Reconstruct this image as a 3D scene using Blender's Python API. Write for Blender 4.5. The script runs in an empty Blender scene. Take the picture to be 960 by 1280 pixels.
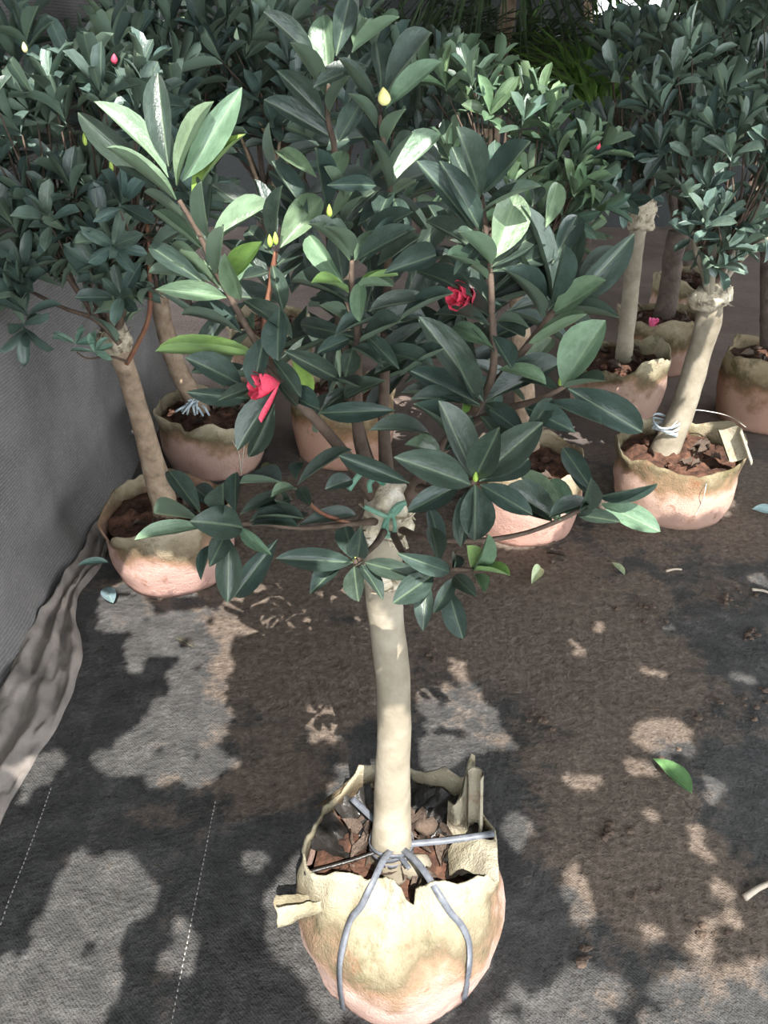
import bpy, math, random
import numpy as np
from mathutils import Vector, Matrix, noise
from mathutils.bvhtree import BVHTree

# ------------------------------------------------------------------ camera, world, sun, exposure
PITCH = math.radians(31.0); CAM_H = 1.45; FPX = 1000.0
scene = bpy.context.scene
C = scene.collection
cam_d = bpy.data.cameras.new('camera'); cam = bpy.data.objects.new('camera', cam_d); C.objects.link(cam)
cam.location = (0, 0, CAM_H); cam.rotation_euler = (math.pi/2 - PITCH, 0, 0)
cam_d.sensor_fit = 'VERTICAL'; cam_d.sensor_height = 32.0; cam_d.lens = 32.0*FPX/1280.0
cam_d.clip_start = 0.02; cam_d.clip_end = 200
scene.camera = cam

world = bpy.data.worlds.new('sky'); scene.world = world; world.use_nodes = True
bg = world.node_tree.nodes['Background']
bg.inputs['Color'].default_value = (0.91, 0.96, 1.0, 1); bg.inputs['Strength'].default_value = 2.5

SUN = Vector((0.13, -0.72, 0.95)).normalized()           # towards the sun
sun_d = bpy.data.lights.new('sun_offscreen', 'SUN'); sun_d.energy = 5.4; sun_d.angle = math.radians(0.28)
sun_d.color = (1.0, 0.965, 0.91)
sun = bpy.data.objects.new('sun_offscreen', sun_d); C.objects.link(sun)
sun.location = SUN*12; sun.rotation_euler = (-SUN).to_track_quat('-Z', 'Y').to_euler()

vs = scene.view_settings
vs.view_transform = 'Standard'; vs.look = 'None'; vs.gamma = 1.0; vs.use_curve_mapping = False
vs.exposure = 1.12

# ------------------------------------------------------------------ helpers
RND = random.Random(7)
def ray(px, py):
    a = (px-480)/FPX; b = -(py-640)/FPX
    return Vector((a, math.cos(PITCH)+b*math.sin(PITCH), -math.sin(PITCH)+b*math.cos(PITCH)))
CAMP = Vector((0, 0, CAM_H))
def at_y(px, py, Y):
    d = ray(px, py); return CAMP + d*(Y/d.y)
def at_z(px, py, Z=0.0):
    d = ray(px, py); return CAMP + d*((Z-CAM_H)/d.z)
def depth_of(p):                                          # depth along the lens axis
    return p.y*math.cos(PITCH) + (CAM_H-p.z)*math.sin(PITCH)
def s2l(c): return tuple((v/255/12.92 if v/255 <= .04045 else ((v/255+.055)/1.055)**2.4) for v in c)
def rgba(c): return (*s2l(c), 1.0)
def smooth(a, b, x):
    t = max(0.0, min(1.0, (x-a)/(b-a))); return t*t*(3-2*t)
def nz(x, y=0.0, z=0.0): return noise.noise(Vector((x, y, z)))

class MB:
    def __init__(s): s.v = []; s.f = []; s.m = []
    def add(s, vs_, fs_, mi=0):
        o = len(s.v); s.v += [tuple(v) for v in vs_]
        s.f += [tuple(i+o for i in f) for f in fs_]; s.m += [mi]*len(fs_)
    def tube(s, pts, rad, seg=10, rough=0.0, cap=True, mi=0, seed=0.0):
        pts = [Vector(p) for p in pts]; n = len(pts); vs_ = []; fs_ = []
        ref = None
        for i, p in enumerate(pts):
            t = (pts[min(i+1, n-1)]-pts[max(i-1, 0)]).normalized()
            if ref is None:
                ref = t.cross(Vector((0.3, 1, 0.1)));  ref = ref if ref.length > .1 else t.cross(Vector((1, 0, 0)))
            u = (ref - t*ref.dot(t)).normalized(); w = t.cross(u); ref = u
            for k in range(seg):
                a = 2*math.pi*k/seg
                d = u*math.cos(a)+w*math.sin(a)
                r = rad[i]*(1+rough*nz(d.x*1.7+seed, d.y*1.7+p.z*22, d.z*1.7+p.x*22))
                vs_.append(p+d*r)
        for i in range(n-1):
            for k in range(seg):
                k2 = (k+1) % seg
                fs_.append((i*seg+k, i*seg+k2, (i+1)*seg+k2, (i+1)*seg+k))
        if cap:
            fs_.append(tuple(range(seg-1, -1, -1))); fs_.append(tuple((n-1)*seg+k for k in range(seg)))
        s.add(vs_, fs_, mi)
    def ribbon(s, pts, nrm, w, th=0.0012, mi=0):
        pts = [Vector(p) for p in pts]; n = len(pts); vs_ = []; fs_ = []
        for i, p in enumerate(pts):
            t = (pts[min(i+1, n-1)]-pts[max(i-1, 0)]).normalized()
            N = (nrm[i]-t*nrm[i].dot(t)).normalized(); sd = t.cross(N)*(w/2)
            vs_ += [p-sd, p+sd, p+sd+N*th, p-sd+N*th]
        for i in range(n-1):
            a = i*4; b = a+4
            for k in range(4): fs_.append((a+k, a+(k+1) % 4, b+(k+1) % 4, b+k))
        fs_ += [(3, 2, 1, 0), ((n-1)*4, (n-1)*4+1, (n-1)*4+2, (n-1)*4+3)]
        s.add(vs_, fs_, mi)
    def blob(s, c, rx, ry, rz, seed, amp=.25, nu=8, nv=5, mi=0):
        vs_ = [(c[0], c[1], c[2]-rz)]; fs_ = []
        for j in range(1, nv):
            ph = -math.pi/2+math.pi*j/nv
            for i in range(nu):
                a = 2*math.pi*i/nu
                k = 1+amp*2*nz(math.cos(a)*1.5+seed, math.sin(a)*1.5, ph*1.3+seed*.7)
                vs_.append((c[0]+rx*k*math.cos(ph)*math.cos(a), c[1]+ry*k*math.cos(ph)*math.sin(a), c[2]+rz*k*math.sin(ph)))
        vs_.append((c[0], c[1], c[2]+rz)); top = len(vs_)-1
        for i in range(nu):
            fs_.append((0, 1+(i+1) % nu, 1+i)); fs_.append((top, top-nu+i, top-nu+(i+1) % nu))
        for j in range(nv-2):
            for i in range(nu):
                a = 1+j*nu; b = a+nu
                fs_.append((a+i, a+(i+1) % nu, b+(i+1) % nu, b+i))
        s.add(vs_, fs_, mi)
    def mesh(s, name, mats, smooth_=True):
        me = bpy.data.meshes.new(name); me.from_pydata(s.v, [], s.f); 
        for m in (mats if isinstance(mats, (list, tuple)) else [mats]): me.materials.append(m)
        me.polygons.foreach_set('material_index', s.m)
        if smooth_: me.polygons.foreach_set('use_smooth', [True]*len(s.f))
        me.update(); return me
    def obj(s, name, mats, root=None, smooth_=True):       # vertices are in world space
        if root is not None:
            L = root_loc(root); s.v = [(x-L.x, y-L.y, z-L.z) for x, y, z in s.v]
        o = bpy.data.objects.new(name, s.mesh(name, mats, smooth_)); C.objects.link(o)
        if root is not None: o.parent = root
        return o
def root_loc(o):
    L = Vector(o.location)
    while o.parent: o = o.parent; L = L+Vector(o.location)
    return L
def tag(o, label=None, cat=None, group=None, kind=None):
    if label: o['label'] = label
    if cat: o['category'] = cat
    if group: o['group'] = group
    if kind: o['kind'] = kind
    return o
def empty(name, loc, label, cat, group=None):
    o = bpy.data.objects.new(name, None); C.objects.link(o); o.location = loc; o.empty_display_size = .05
    return tag(o, label, cat, group)
def spline(pts, n):                                         # Catmull-Rom through points (tuples of any length)
    P = [tuple(p) for p in pts]; P = [P[0]]+P+[P[-1]]; out = []
    for i in range(1, len(P)-2):
        for k in range(n):
            t = k/n; r = []
            for a, b, c, d in zip(P[i-1], P[i], P[i+1], P[i+2]):
                r.append(.5*(2*b+(c-a)*t+(2*a-5*b+4*c-d)*t*t+(3*b-a-3*c+d)*t**3))
            out.append(tuple(r))
    out.append(P[-2]); return out

# ------------------------------------------------------------------ materials
def new_mat(name):
    m = bpy.data.materials.new(name); m.use_nodes = True
    nt = m.node_tree; return m, nt, nt.nodes['Principled BSDF']
def N(nt, typ, **kw):
    n = nt.nodes.new(typ)
    for k, v in kw.items():
        if k in n.inputs.keys(): n.inputs[k].default_value = v
        else: setattr(n, k, v)
    return n
def noise_n(nt, vec, scale, detail=4, rough=.6):
    n = N(nt, 'ShaderNodeTexNoise'); n.inputs['Scale'].default_value = scale
    n.inputs['Detail'].default_value = detail; n.inputs['Roughness'].default_value = rough
    if vec is not None: nt.links.new(vec, n.inputs['Vector'])
    return n.outputs['Fac']
def ramp(nt, fac, stops):
    r = N(nt, 'ShaderNodeValToRGB'); e = r.color_ramp.elements
    while len(e) < len(stops): e.new(.5)
    for i, (p, c) in enumerate(stops):
        e[i].position = p; e[i].color = c if len(c) == 4 else rgba(c)
    nt.links.new(fac, r.inputs['Fac']); return r.outputs['Color']
def val_ramp(nt, fac, a, b):
    n = N(nt, 'ShaderNodeMapRange'); n.inputs['From Min'].default_value = a; n.inputs['From Max'].default_value = b
    n.interpolation_type = 'SMOOTHSTEP'; nt.links.new(fac, n.inputs['Value']); return n.outputs['Result']
def mixc(nt, fac, a, b, mode='MIX'):
    n = N(nt, 'ShaderNodeMix', data_type='RGBA', blend_type=mode)
    for sock, v in ((n.inputs[0], fac), (n.inputs[6], a), (n.inputs[7], b)):
        if hasattr(v, 'links'): nt.links.new(v, sock)
        else: sock.default_value = v if not isinstance(v, tuple) or len(v) == 4 else rgba(v)
    return n.outputs[2]
def math_n(nt, op, a, b=None):
    n = N(nt, 'ShaderNodeMath', operation=op)
    for i, v in enumerate((a, b)):
        if v is None: continue
        if hasattr(v, 'links'): nt.links.new(v, n.inputs[i])
        else: n.inputs[i].default_value = v
    return n.outputs[0]
def bump(nt, bsdf, h, strength, dist=.01):
    b = N(nt, 'ShaderNodeBump'); b.inputs['Strength'].default_value = strength; b.inputs['Distance'].default_value = dist
    nt.links.new(h, b.inputs['Height']); nt.links.new(b.outputs['Normal'], bsdf.inputs['Normal'])
def coords(nt, which='Object'): return N(nt, 'ShaderNodeTexCoord').outputs[which]

def leaf_mat(name, under):
    m, nt, b = new_mat(name)
    info = N(nt, 'ShaderNodeObjectInfo'); co = coords(nt)
    sx = N(nt, 'ShaderNodeSeparateXYZ'); nt.links.new(co, sx.inputs[0])
    add = N(nt, 'ShaderNodeVectorMath', operation='ADD'); nt.links.new(co, add.inputs[0])
    cmb = N(nt, 'ShaderNodeCombineXYZ'); r10 = math_n(nt, 'MULTIPLY', info.outputs['Random'], 37.0)
    for i in range(3): nt.links.new(r10, cmb.inputs[i])
    nt.links.new(cmb.outputs[0], add.inputs[1])
    mot = noise_n(nt, add.outputs[0], 3.2, 5, .65)
    dark = mixc(nt, 1.0, info.outputs['Color'], (0.72, 0.74, 0.72, 1), 'MULTIPLY')
    lite = mixc(nt, 1.0, info.outputs['Color'], (1.25, 1.22, 1.25, 1), 'MULTIPLY')
    col = mixc(nt, val_ramp(nt, mot, .3, .72), dark, lite)
    ax = math_n(nt, 'ABSOLUTE', sx.outputs[0])
    rib = val_ramp(nt, ax, .055, .012)
    pale = mixc(nt, .55, info.outputs['Color'], (150, 170, 130))
    edge = None
    if under:
        col = mixc(nt, .35, col, (120, 140, 112)); col = mixc(nt, math_n(nt, 'MULTIPLY', rib, .8), col, pale)
        b.inputs['Roughness'].default_value = .55
    else:
        col = mixc(nt, math_n(nt, 'MULTIPLY', rib, .38), col, pale)
        # side veins
        vy = math_n(nt, 'SUBTRACT', sx.outputs[1], math_n(nt, 'MULTIPLY', ax, .55))
        sv = math_n(nt, 'SINE', math_n(nt, 'MULTIPLY', vy, 75.0))
        col = mixc(nt, math_n(nt, 'MULTIPLY', val_ramp(nt, sv, .9, 1.0), .05), col, pale)
        b.inputs['Roughness'].default_value = .33
        bump(nt, b, math_n(nt, 'ADD', mot, math_n(nt, 'MULTIPLY', rib, -.25)), .25, .01)
    nt.links.new(col, b.inputs['Base Color']); b.inputs['Specular IOR Level'].default_value = .5
    return m
M_LEAF = leaf_mat('leaf_upper', False); M_UNDER = leaf_mat('leaf_underside', True)

def simple(name, c1, c2, scale=20, rough=.8, bs=.3, detail=5, spec=.3, c3=None):
    m, nt, b = new_mat(name); co = coords(nt)
    f = noise_n(nt, co, scale, detail)
    st = [(.3, c1), (.7, c2)] if c3 is None else [(.28, c1), (.52, c2), (.74, c3)]
    nt.links.new(ramp(nt, f, st), b.inputs['Base Color'])
    b.inputs['Roughness'].default_value = rough; b.inputs['Specular IOR Level'].default_value = spec
    if bs: bump(nt, b, noise_n(nt, co, scale*3, 5), bs, .006)
    return m
M_BARK = simple('pale_bark', (108, 100, 84), (140, 131, 114), 11, .8, .45, 7, c3=(164, 157, 143))
M_BARK2 = simple('brown_bark', (98, 84, 70), (142, 122, 102), 22, .85, .5, c3=(165, 150, 130))
M_BARKD = simple('dark_bark', (62, 54, 48), (98, 86, 76), 26, .9, .7)
M_TWIG = simple('twig_bark', (66, 54, 46), (104, 88, 76), 40, .8, .3)
M_SHOOT = simple('young_shoot', (112, 70, 56), (128, 94, 70), 30, .55, .1)
M_GRAFT = simple('graft_tape', (104, 92, 78), (196, 184, 160), 38, .8, .9, c3=(218, 210, 196))
M_SOIL = simple('red_soil', (44, 33, 28), (88, 62, 50), 34, .95, 1.0, c3=(128, 92, 74))
M_LITTER = simple('dead_leaf', (50, 42, 37), (112, 96, 84), 12, .8, .3)
M_STRAP = simple('grey_strap', (72, 75, 82), (112, 115, 122), 60, .5, .1, spec=.5)
M_STRING = simple('pale_string', (190, 186, 172), (222, 218, 206), 50, .6, 0)
M_GREENTIE = simple('green_tie', (70, 118, 98), (128, 160, 140), 30, .4, .1, spec=.5)
M_BLUETIE = simple('clear_tie', (140, 160, 172), (205, 215, 218), 40, .35, .2, spec=.5)
M_PLASTIC = simple('dark_plastic', (24, 22, 21), (48, 44, 40), 18, .35, .5, spec=.5)
M_PETAL = simple('red_petal', (214, 44, 76), (232, 96, 118), 16, .5, .1)
M_PINK = simple('pink_petal', (232, 96, 150), (244, 150, 188), 16, .5, .1)
M_YELLOW = simple('yellow_bud', (222, 206, 70), (240, 236, 190), 10, .5, .1)
M_GBUD = simple('green_bud', (140, 170, 70), (180, 200, 100), 10, .5, .1)
M_CLOD = simple('ground_clod', (66, 56, 49), (108, 92, 80), 30, .95, .9)
M_STICK = simple('dry_stick', (176, 160, 142), (206, 194, 178), 30, .8, .3)
M_STITCH = simple('stitch_thread', (150, 148, 142), (170, 168, 160), 30, .8, 0)

def bag_mat():
    m, nt, b = new_mat('nonwoven_bag'); co = coords(nt)
    sx = N(nt, 'ShaderNodeSeparateXYZ'); nt.links.new(co, sx.inputs[0])
    info = N(nt, 'ShaderNodeObjectInfo')
    add = N(nt, 'ShaderNodeVectorMath', operation='ADD'); nt.links.new(co, add.inputs[0])
    cmb = N(nt, 'ShaderNodeCombineXYZ'); r10 = math_n(nt, 'MULTIPLY', info.outputs['Random'], 21.0)
    for i in range(3): nt.links.new(r10, cmb.inputs[i])
    nt.links.new(cmb.outputs[0], add.inputs[1]); v = add.outputs[0]
    wob = math_n(nt, 'MULTIPLY', math_n(nt, 'SUBTRACT', noise_n(nt, v, 5.5, 5), .5), .34)
    h = math_n(nt, 'ADD', sx.outputs[2], wob)
    col = ramp(nt, h, [(0.0, (174, 143, 132)), (.12, (182, 155, 144)), (.16, (140, 115, 94)), (.19, (106, 95, 76)),
                       (.225, (140, 132, 110)), (.27, (164, 157, 136)), (.34, (156, 148, 130))])
    blot = noise_n(nt, v, 17, 6, .7)
    col = mixc(nt, val_ramp(nt, blot, .56, .74), col, mixc(nt, .75, col, (124, 84, 60)))
    col = mixc(nt, val_ramp(nt, noise_n(nt, v, 9, 5), .58, .8), col, mixc(nt, .6, col, (206, 186, 174)))
    moss = math_n(nt, 'MULTIPLY', val_ramp(nt, h, .14, .2), val_ramp(nt, noise_n(nt, v, 8, 5, .7), .52, .68))
    col = mixc(nt, math_n(nt, 'MULTIPLY', moss, .75), col, (86, 84, 58))
    hue = mixc(nt, 1.0, col, info.outputs['Color'], 'MULTIPLY')
    nt.links.new(hue, b.inputs['Base Color'])
    b.inputs['Roughness'].default_value = .9; b.inputs['Specular IOR Level'].default_value = .15
    bump(nt, b, math_n(nt, 'ADD', noise_n(nt, v, 30, 6, .7), math_n(nt, 'MULTIPLY', noise_n(nt, v, 240, 2), .35)), .7, .010)
    return m
M_BAG = bag_mat()

def floor_mat():
    m, nt, b = new_mat('ground_cloth'); co = coords(nt)
    at = N(nt, 'ShaderNodeAttribute', attribute_name='dirt'); sep = N(nt, 'ShaderNodeSeparateColor'); nt.links.new(at.outputs['Color'], sep.inputs[0])
    n1 = noise_n(nt, co, 3.2, 7, .68); n2 = noise_n(nt, co, 14, 6, .7); n3 = noise_n(nt, co, 55, 5, .7)
    n4 = noise_n(nt, co, 150, 4, .7)
    fab = ramp(nt, mixc(nt, .35, n2, n4), [(.3, (50, 50, 50)), (.5, (74, 73, 72)), (.7, (104, 103, 102))])
    mud = ramp(nt, n3, [(.3, (82, 72, 64)), (.52, (108, 96, 86)), (.75, (134, 121, 110))])
    dust = ramp(nt, n3, [(.3, (126, 121, 116)), (.7, (172, 165, 158))])
    mf = math_n(nt, 'ADD', sep.outputs[0], math_n(nt, 'MULTIPLY', math_n(nt, 'SUBTRACT', n1, .5), 2.0))
    col = mixc(nt, val_ramp(nt, math_n(nt, 'ADD', mf, math_n(nt, 'MULTIPLY', math_n(nt, 'SUBTRACT', n2, .5), 1.1)), .34, .66), fab, mud)
    df = math_n(nt, 'ADD', sep.outputs[1], math_n(nt, 'MULTIPLY', math_n(nt, 'SUBTRACT', n2, .5), .9))
    col = mixc(nt, val_ramp(nt, df, .35, .75), col, dust)
    speck = val_ramp(nt, noise_n(nt, co, 34, 4, .65), .62, .70)
    col = mixc(nt, math_n(nt, 'MULTIPLY', speck, .7), col, (46, 41, 37))
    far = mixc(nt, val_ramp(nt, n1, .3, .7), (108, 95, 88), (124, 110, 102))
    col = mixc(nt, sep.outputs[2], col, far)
    nt.links.new(col, b.inputs['Base Color'])
    b.inputs['Roughness'].default_value = .88; b.inputs['Specular IOR Level'].default_value = .2
    wx = N(nt, 'ShaderNodeTexWave', wave_type='BANDS', bands_direction='DIAGONAL'); wx.inputs['Scale'].default_value = 90; wx.inputs['Distortion'].default_value = 1.5
    nt.links.new(co, wx.inputs['Vector'])
    hh = math_n(nt, 'ADD', math_n(nt, 'MULTIPLY', n2, .9), math_n(nt, 'ADD', math_n(nt, 'MULTIPLY', n3, .55), math_n(nt, 'MULTIPLY', wx.outputs['Fac'], .03)))
    bump(nt, b, hh, 1.0, .022)
    return m
M_FLOOR = floor_mat()

def net_mat(name, c1, c2, scale=330):
    m, nt, b = new_mat(name); co = coords(nt)
    w = N(nt, 'ShaderNodeTexWave', wave_type='BANDS', bands_direction='Z'); w.inputs['Scale'].default_value = 34; w.inputs['Distortion'].default_value = 2.2
    w.inputs['Detail'].default_value = 3; w.inputs['Detail Scale'].default_value = 2.0
    nt.links.new(co, w.inputs['Vector'])
    big = noise_n(nt, co, 3.0, 6, .65); fine = noise_n(nt, co, 120, 3)
    col = ramp(nt, big, [(.3, c1), (.72, c2)])
    col = mixc(nt, math_n(nt, 'MULTIPLY', val_ramp(nt, w.outputs['Fac'], .25, .9), .22), col, tuple(min(255, v+38) for v in c2))
    col = mixc(nt, math_n(nt, 'MULTIPLY', val_ramp(nt, fine, .5, .75), .25), col, tuple(min(255, v+50) for v in c2))
    nt.links.new(col, b.inputs['Base Color']); b.inputs['Roughness'].default_value = .85; b.inputs['Specular IOR Level'].default_value = .25
    bump(nt, b, math_n(nt, 'ADD', w.outputs['Fac'], math_n(nt, 'MULTIPLY', fine, .8)), .3, .003)
    return m
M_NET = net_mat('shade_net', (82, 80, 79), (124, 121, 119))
M_NETD = net_mat('dark_backdrop_net', (40, 42, 42), (58, 60, 60))
M_ROOF = simple('roof_cloth', (40, 42, 42), (60, 62, 62), 6, .9, 0)
M_CLOTH = simple('dusty_cloth', (104, 98, 94), (136, 128, 122), 9, .9, .5, c3=(164, 152, 142))

# ------------------------------------------------------------------ setting: floor
def poly_px(pts): return [tuple(at_z(x, y).xy) for x, y in pts]
def frange(a, b, s):
    n = int(round((b-a)/s)); return [a+(b-a)*i/n for i in range(n)]
xs = frange(-6, -1.2, .3)+frange(-1.2, 1.7, .022)+frange(1.7, 9, .35)+[9]
ys = frange(-2.5, .5, .3)+frange(.5, 3.0, .022)+frange(3.0, 4.4, .07)+frange(4.4, 16, .5)+[16]
MUD = [(380, 840, .26, .9), (700, 800, .3, .8), (560, 740, .25, .5), (780, 860, .2, .5), (900, 620, .5, .8), (300, 700, .25, .6), (860, 1080, .22, .6),
       (740, 1010, .16, .5), (620, 700, .3, .5), (330, 980, .12, .5), (430, 640, .4, .9), (900, 1150, .16, .3)]
MUDW = [(at_z(x, y), r, k) for x, y, r, k in MUD]
def floor_z(x, y):
    a = 1-smooth(3.0, 4.2, y)
    return a*(.008*nz(x*2.3, y*2.3, 1.7)+.0035*nz(x*11, y*11, .3)+.002*nz(x*27, y*27, 5))
fv = []; fc = []
for y in ys:
    for x in xs:
        fv.append((x, y, floor_z(x, y)))
        g = sum(k*math.exp(-((x-p.x)**2+(y-p.y)**2)/(r*r)) for p, r, k in MUDW) if -1.5 < x < 3 and y < 5 else .5
        d = .14+.35*nz(x*1.7+3, y*1.7, 20)
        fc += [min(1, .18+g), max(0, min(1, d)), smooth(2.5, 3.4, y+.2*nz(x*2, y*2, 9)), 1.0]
nx = len(xs)
ff = [(j*nx+i, j*nx+i+1, (j+1)*nx+i+1, (j+1)*nx+i) for j in range(len(ys)-1) for i in range(nx-1)]
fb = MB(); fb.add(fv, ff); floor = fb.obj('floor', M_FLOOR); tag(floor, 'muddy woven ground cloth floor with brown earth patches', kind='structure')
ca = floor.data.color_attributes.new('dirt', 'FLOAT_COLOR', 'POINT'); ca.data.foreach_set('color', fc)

# seams of white stitching in the ground cloth
def stitches(a, b):
    A = at_z(*a); B = at_z(*b); d = (B-A); n = int(d.length/.011); d.normalize(); s = MB(); sd = Vector((-d.y, d.x, 0))*.0009
    for i in range(n):
        p = A+d*(i*.011)+Vector((0, 0, 0)); q = p+d*.006
        z0 = floor_z(p.x, p.y)+.0005
        vs_ = [(*(w.xy), z0+h) for h in (0, .0012) for w in (p-sd, p+sd, q+sd, q-sd)]
        s.add(vs_, [(4, 5, 6, 7), (0, 1, 5, 4), (1, 2, 6, 5), (2, 3, 7, 6), (3, 0, 4, 7)])
    o = s.obj('stitching', M_STITCH, floor); tag(o, 'dotted line of pale stitches', kind='stuff')
stitches((64, 985), (-4, 1175)); stitches((269, 1000), (213, 1290))

# ------------------------------------------------------------------ setting: unseen shade roof added with holes cut for sun patches, net walls
ROOF_Z = 2.5
SUNLIT = [
 [(0, 1188), (26, 1180), (60, 1112), (104, 1050), (112, 1092), (150, 1058), (176, 1074), (196, 1120), (184, 1146), (160, 1162), (150, 1200), (138, 1262), (128, 1300), (-40, 1300), (-40, 1220)],
 [(18, 1000), (30, 950), (78, 934), (62, 972), (40, 1000)], [(114, 930), (272, 924), (304, 960), (240, 986), (226, 976), (190, 986), (176, 975), (150, 970), (116, 965)],
 [(155, 800), (190, 770), (255, 760), (330, 745), (332, 776), (290, 796), (284, 925), (140, 930), (190, 890), (214, 842), (220, 822), (190, 818), (160, 850)],
 [(222, 1160), (250, 1150), (242, 1214), (200, 1232)], [(326, 1120), (352, 1122), (362, 1160), (336, 1190)], [(0, 935), (14, 930), (14, 955), (0, 975)],
 [(784, 906), (828, 894), (850, 894), (882, 930), (872, 950), (830, 940), (802, 936)], [(768, 946), (800, 950), (852, 945), (832, 966), (790, 972)],
 [(858, 970), (906, 974), (902, 1006), (884, 1002), (880, 984)], [(858, 1030), (884, 1032), (890, 1072), (868, 1066)], [(715, 1064), (736, 1110), (746, 1152), (720, 1146), (694, 1110)],
 [(856, 1158), (890, 1152), (892, 1192), (860, 1196)], [(794, 1160), (826, 1160), (822, 1178), (796, 1178)],
 [(630, 1232), (660, 1240), (720, 1204), (782, 1226), (770, 1300), (620, 1300)], [(824, 1222), (850, 1202), (900, 1206), (970, 1186), (970, 1300), (800, 1300)],
 [(800, 1014), (820, 1012), (832, 1030), (806, 1026)], [(890, 1100), (916, 1104), (914, 1132), (890, 1126)], [(896, 1140), (928, 1148), (926, 1164), (898, 1156)],
 [(636, 1008), (668, 1024), (664, 1066), (640, 1058)], [(704, 966), (752, 968), (742, 986), (708, 984)], [(804, 830), (834, 830), (842, 850), (806, 842)],
 [(828, 780), (850, 782), (846, 792), (828, 790)], [(378, 884), (430, 878), (442, 912), (420, 936), (384, 926)], [(528, 868), (560, 846), (606, 860), (634, 930), (604, 942), (560, 960), (524, 960)],
 [(560, 822), (586, 836), (592, 852), (566, 846)], [(730, 770), (752, 784), (746, 796)], [(706, 800), (738, 810), (730, 826), (708, 822)], [(640, 1095), (662, 1090), (660, 1120), (642, 1120)],
 [(300, 1060), (322, 1050), (330, 1090), (306, 1100)], [(120, 745), (200, 752), (190, 790), (130, 790)], [(900, 845), (935, 840), (940, 858)], [(930, 720), (960, 716), (960, 740)]]
# things to be sunlit through holes cut in the added roof: (centre, radius across, radius along), the gap follows the sun from there
SPOTS = [((.02, .80, .17), .21, .22), ((.0, .87, .42), .07, .12), ((1.03, 2.40, .17), .26, .2), ((1.10, 2.45, .48), .10, .30), ((.46, 2.2, .15), .16, .14),
         (tuple(at_y(225, 190, .84)), .10, .13), (tuple(at_y(645, 280, .84)), .05, .06), (tuple(at_y(408, 52, 1.0)), .035, .04), (tuple(at_y(390, 270, .84)), .05, .05),
         (tuple(at_y(520, 190, .9)), .06, .05), (tuple(at_y(610, 170, 2.3)), .16, .22), (tuple(at_y(915, 290, 2.4)), .2, .16), (tuple(at_y(70, 130, 2.0)), .14, .08), (tuple(at_y(170, 90, 2.0)), .08, .10),
         ((-.66, 1.9, .1), .14, .05), ((1.1, 3.2, .22), .14, .07), ((1.75, 3.3, .26), .2, .05), (tuple(at_y(300, 40, 3.2)), .25, .15)]
step = .011; rx = np.arange(-1.3, 2.3, step); ry = np.arange(-1.8, 2.3, step)
gx, gy = np.meshgrid(rx+step/2, ry+step/2)
off = SUN*(ROOF_Z/SUN.z); Gx = gx-off.x; Gy = gy-off.y           # where the sun through a cell reaches the ground
wob = np.array([[noise.noise(Vector((x*13, y*13, 0))) for x in Gx[0]] for y in Gy[:, 0]]); wob2 = np.array([[noise.noise(Vector((x*17, y*17, 4))) for x in Gx[0]] for y in Gy[:, 0]])
wob3 = np.array([[noise.noise(Vector((x*41, y*41, 7))) for x in Gx[0]] for y in Gy[:, 0]])
Jx = Gx+.03*wob+.022*wob3; Jy = Gy+.03*wob2-.022*wob3
hole = np.zeros(Gx.shape, bool)
for pl in SUNLIT:
    P = poly_px(pl); ins = np.zeros(Gx.shape, bool)
    for (x0, y0), (x1, y1) in zip(P, P[1:]+P[:1]):
        c = ((y0 > Jy) != (y1 > Jy)); ins ^= c & (Jx < (x1-x0)*(Jy-y0)/(y1-y0+1e-12)+x0)
    hole |= ins & (wob2+.5*wob3 < .42)
for c, a, b_ in SPOTS:
    k = c[2]/SUN.z; hole |= ((Jx-(c[0]-SUN.x*k))/a)**2+((Jy-(c[1]-SUN.y*k))/b_)**2 < 1
for _ in range(1):                                           # smooth the cut hole edges: drop stray cells
    pad = np.pad(hole.astype(int), 1, mode='edge'); nb = sum(pad[1+a:pad.shape[0]-1+a, 1+b_:pad.shape[1]-1+b_] for a in (-1, 0, 1) for b_ in (-1, 0, 1)); hole = nb >= 5
rb = MB(); idx = {}
def rv(i, j):
    if (i, j) not in idx: idx[(i, j)] = len(rb.v); rb.v.append((float(rx[0]+i*step), float(ry[0]+j*step), ROOF_Z))
    return idx[(i, j)]
for j in range(hole.shape[0]):
    for i in range(hole.shape[1]):
        if not hole[j, i]: rb.f.append((rv(i, j), rv(i+1, j), rv(i+1, j+1), rv(i, j+1))); rb.m.append(0)
x0, x1, y0, y1 = float(rx[0]), float(rx[0]+step*hole.shape[1]), float(ry[0]), float(ry[0]+step*hole.shape[0])
for a, b_, c, d in ((-2.6, x0, y0, y1), (x1, 5.5, y0, y1), (-2.6, 5.5, y1, 7.6)):
    rb.add([(a, c, ROOF_Z), (b_, c, ROOF_Z), (b_, d, ROOF_Z), (a, d, ROOF_Z)], [(0, 1, 2, 3)])
tag(rb.obj('added_shade_roof', M_ROOF, smooth_=False), 'unseen black shade cloth roof added to shape the sun patches', kind='structure')

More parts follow.
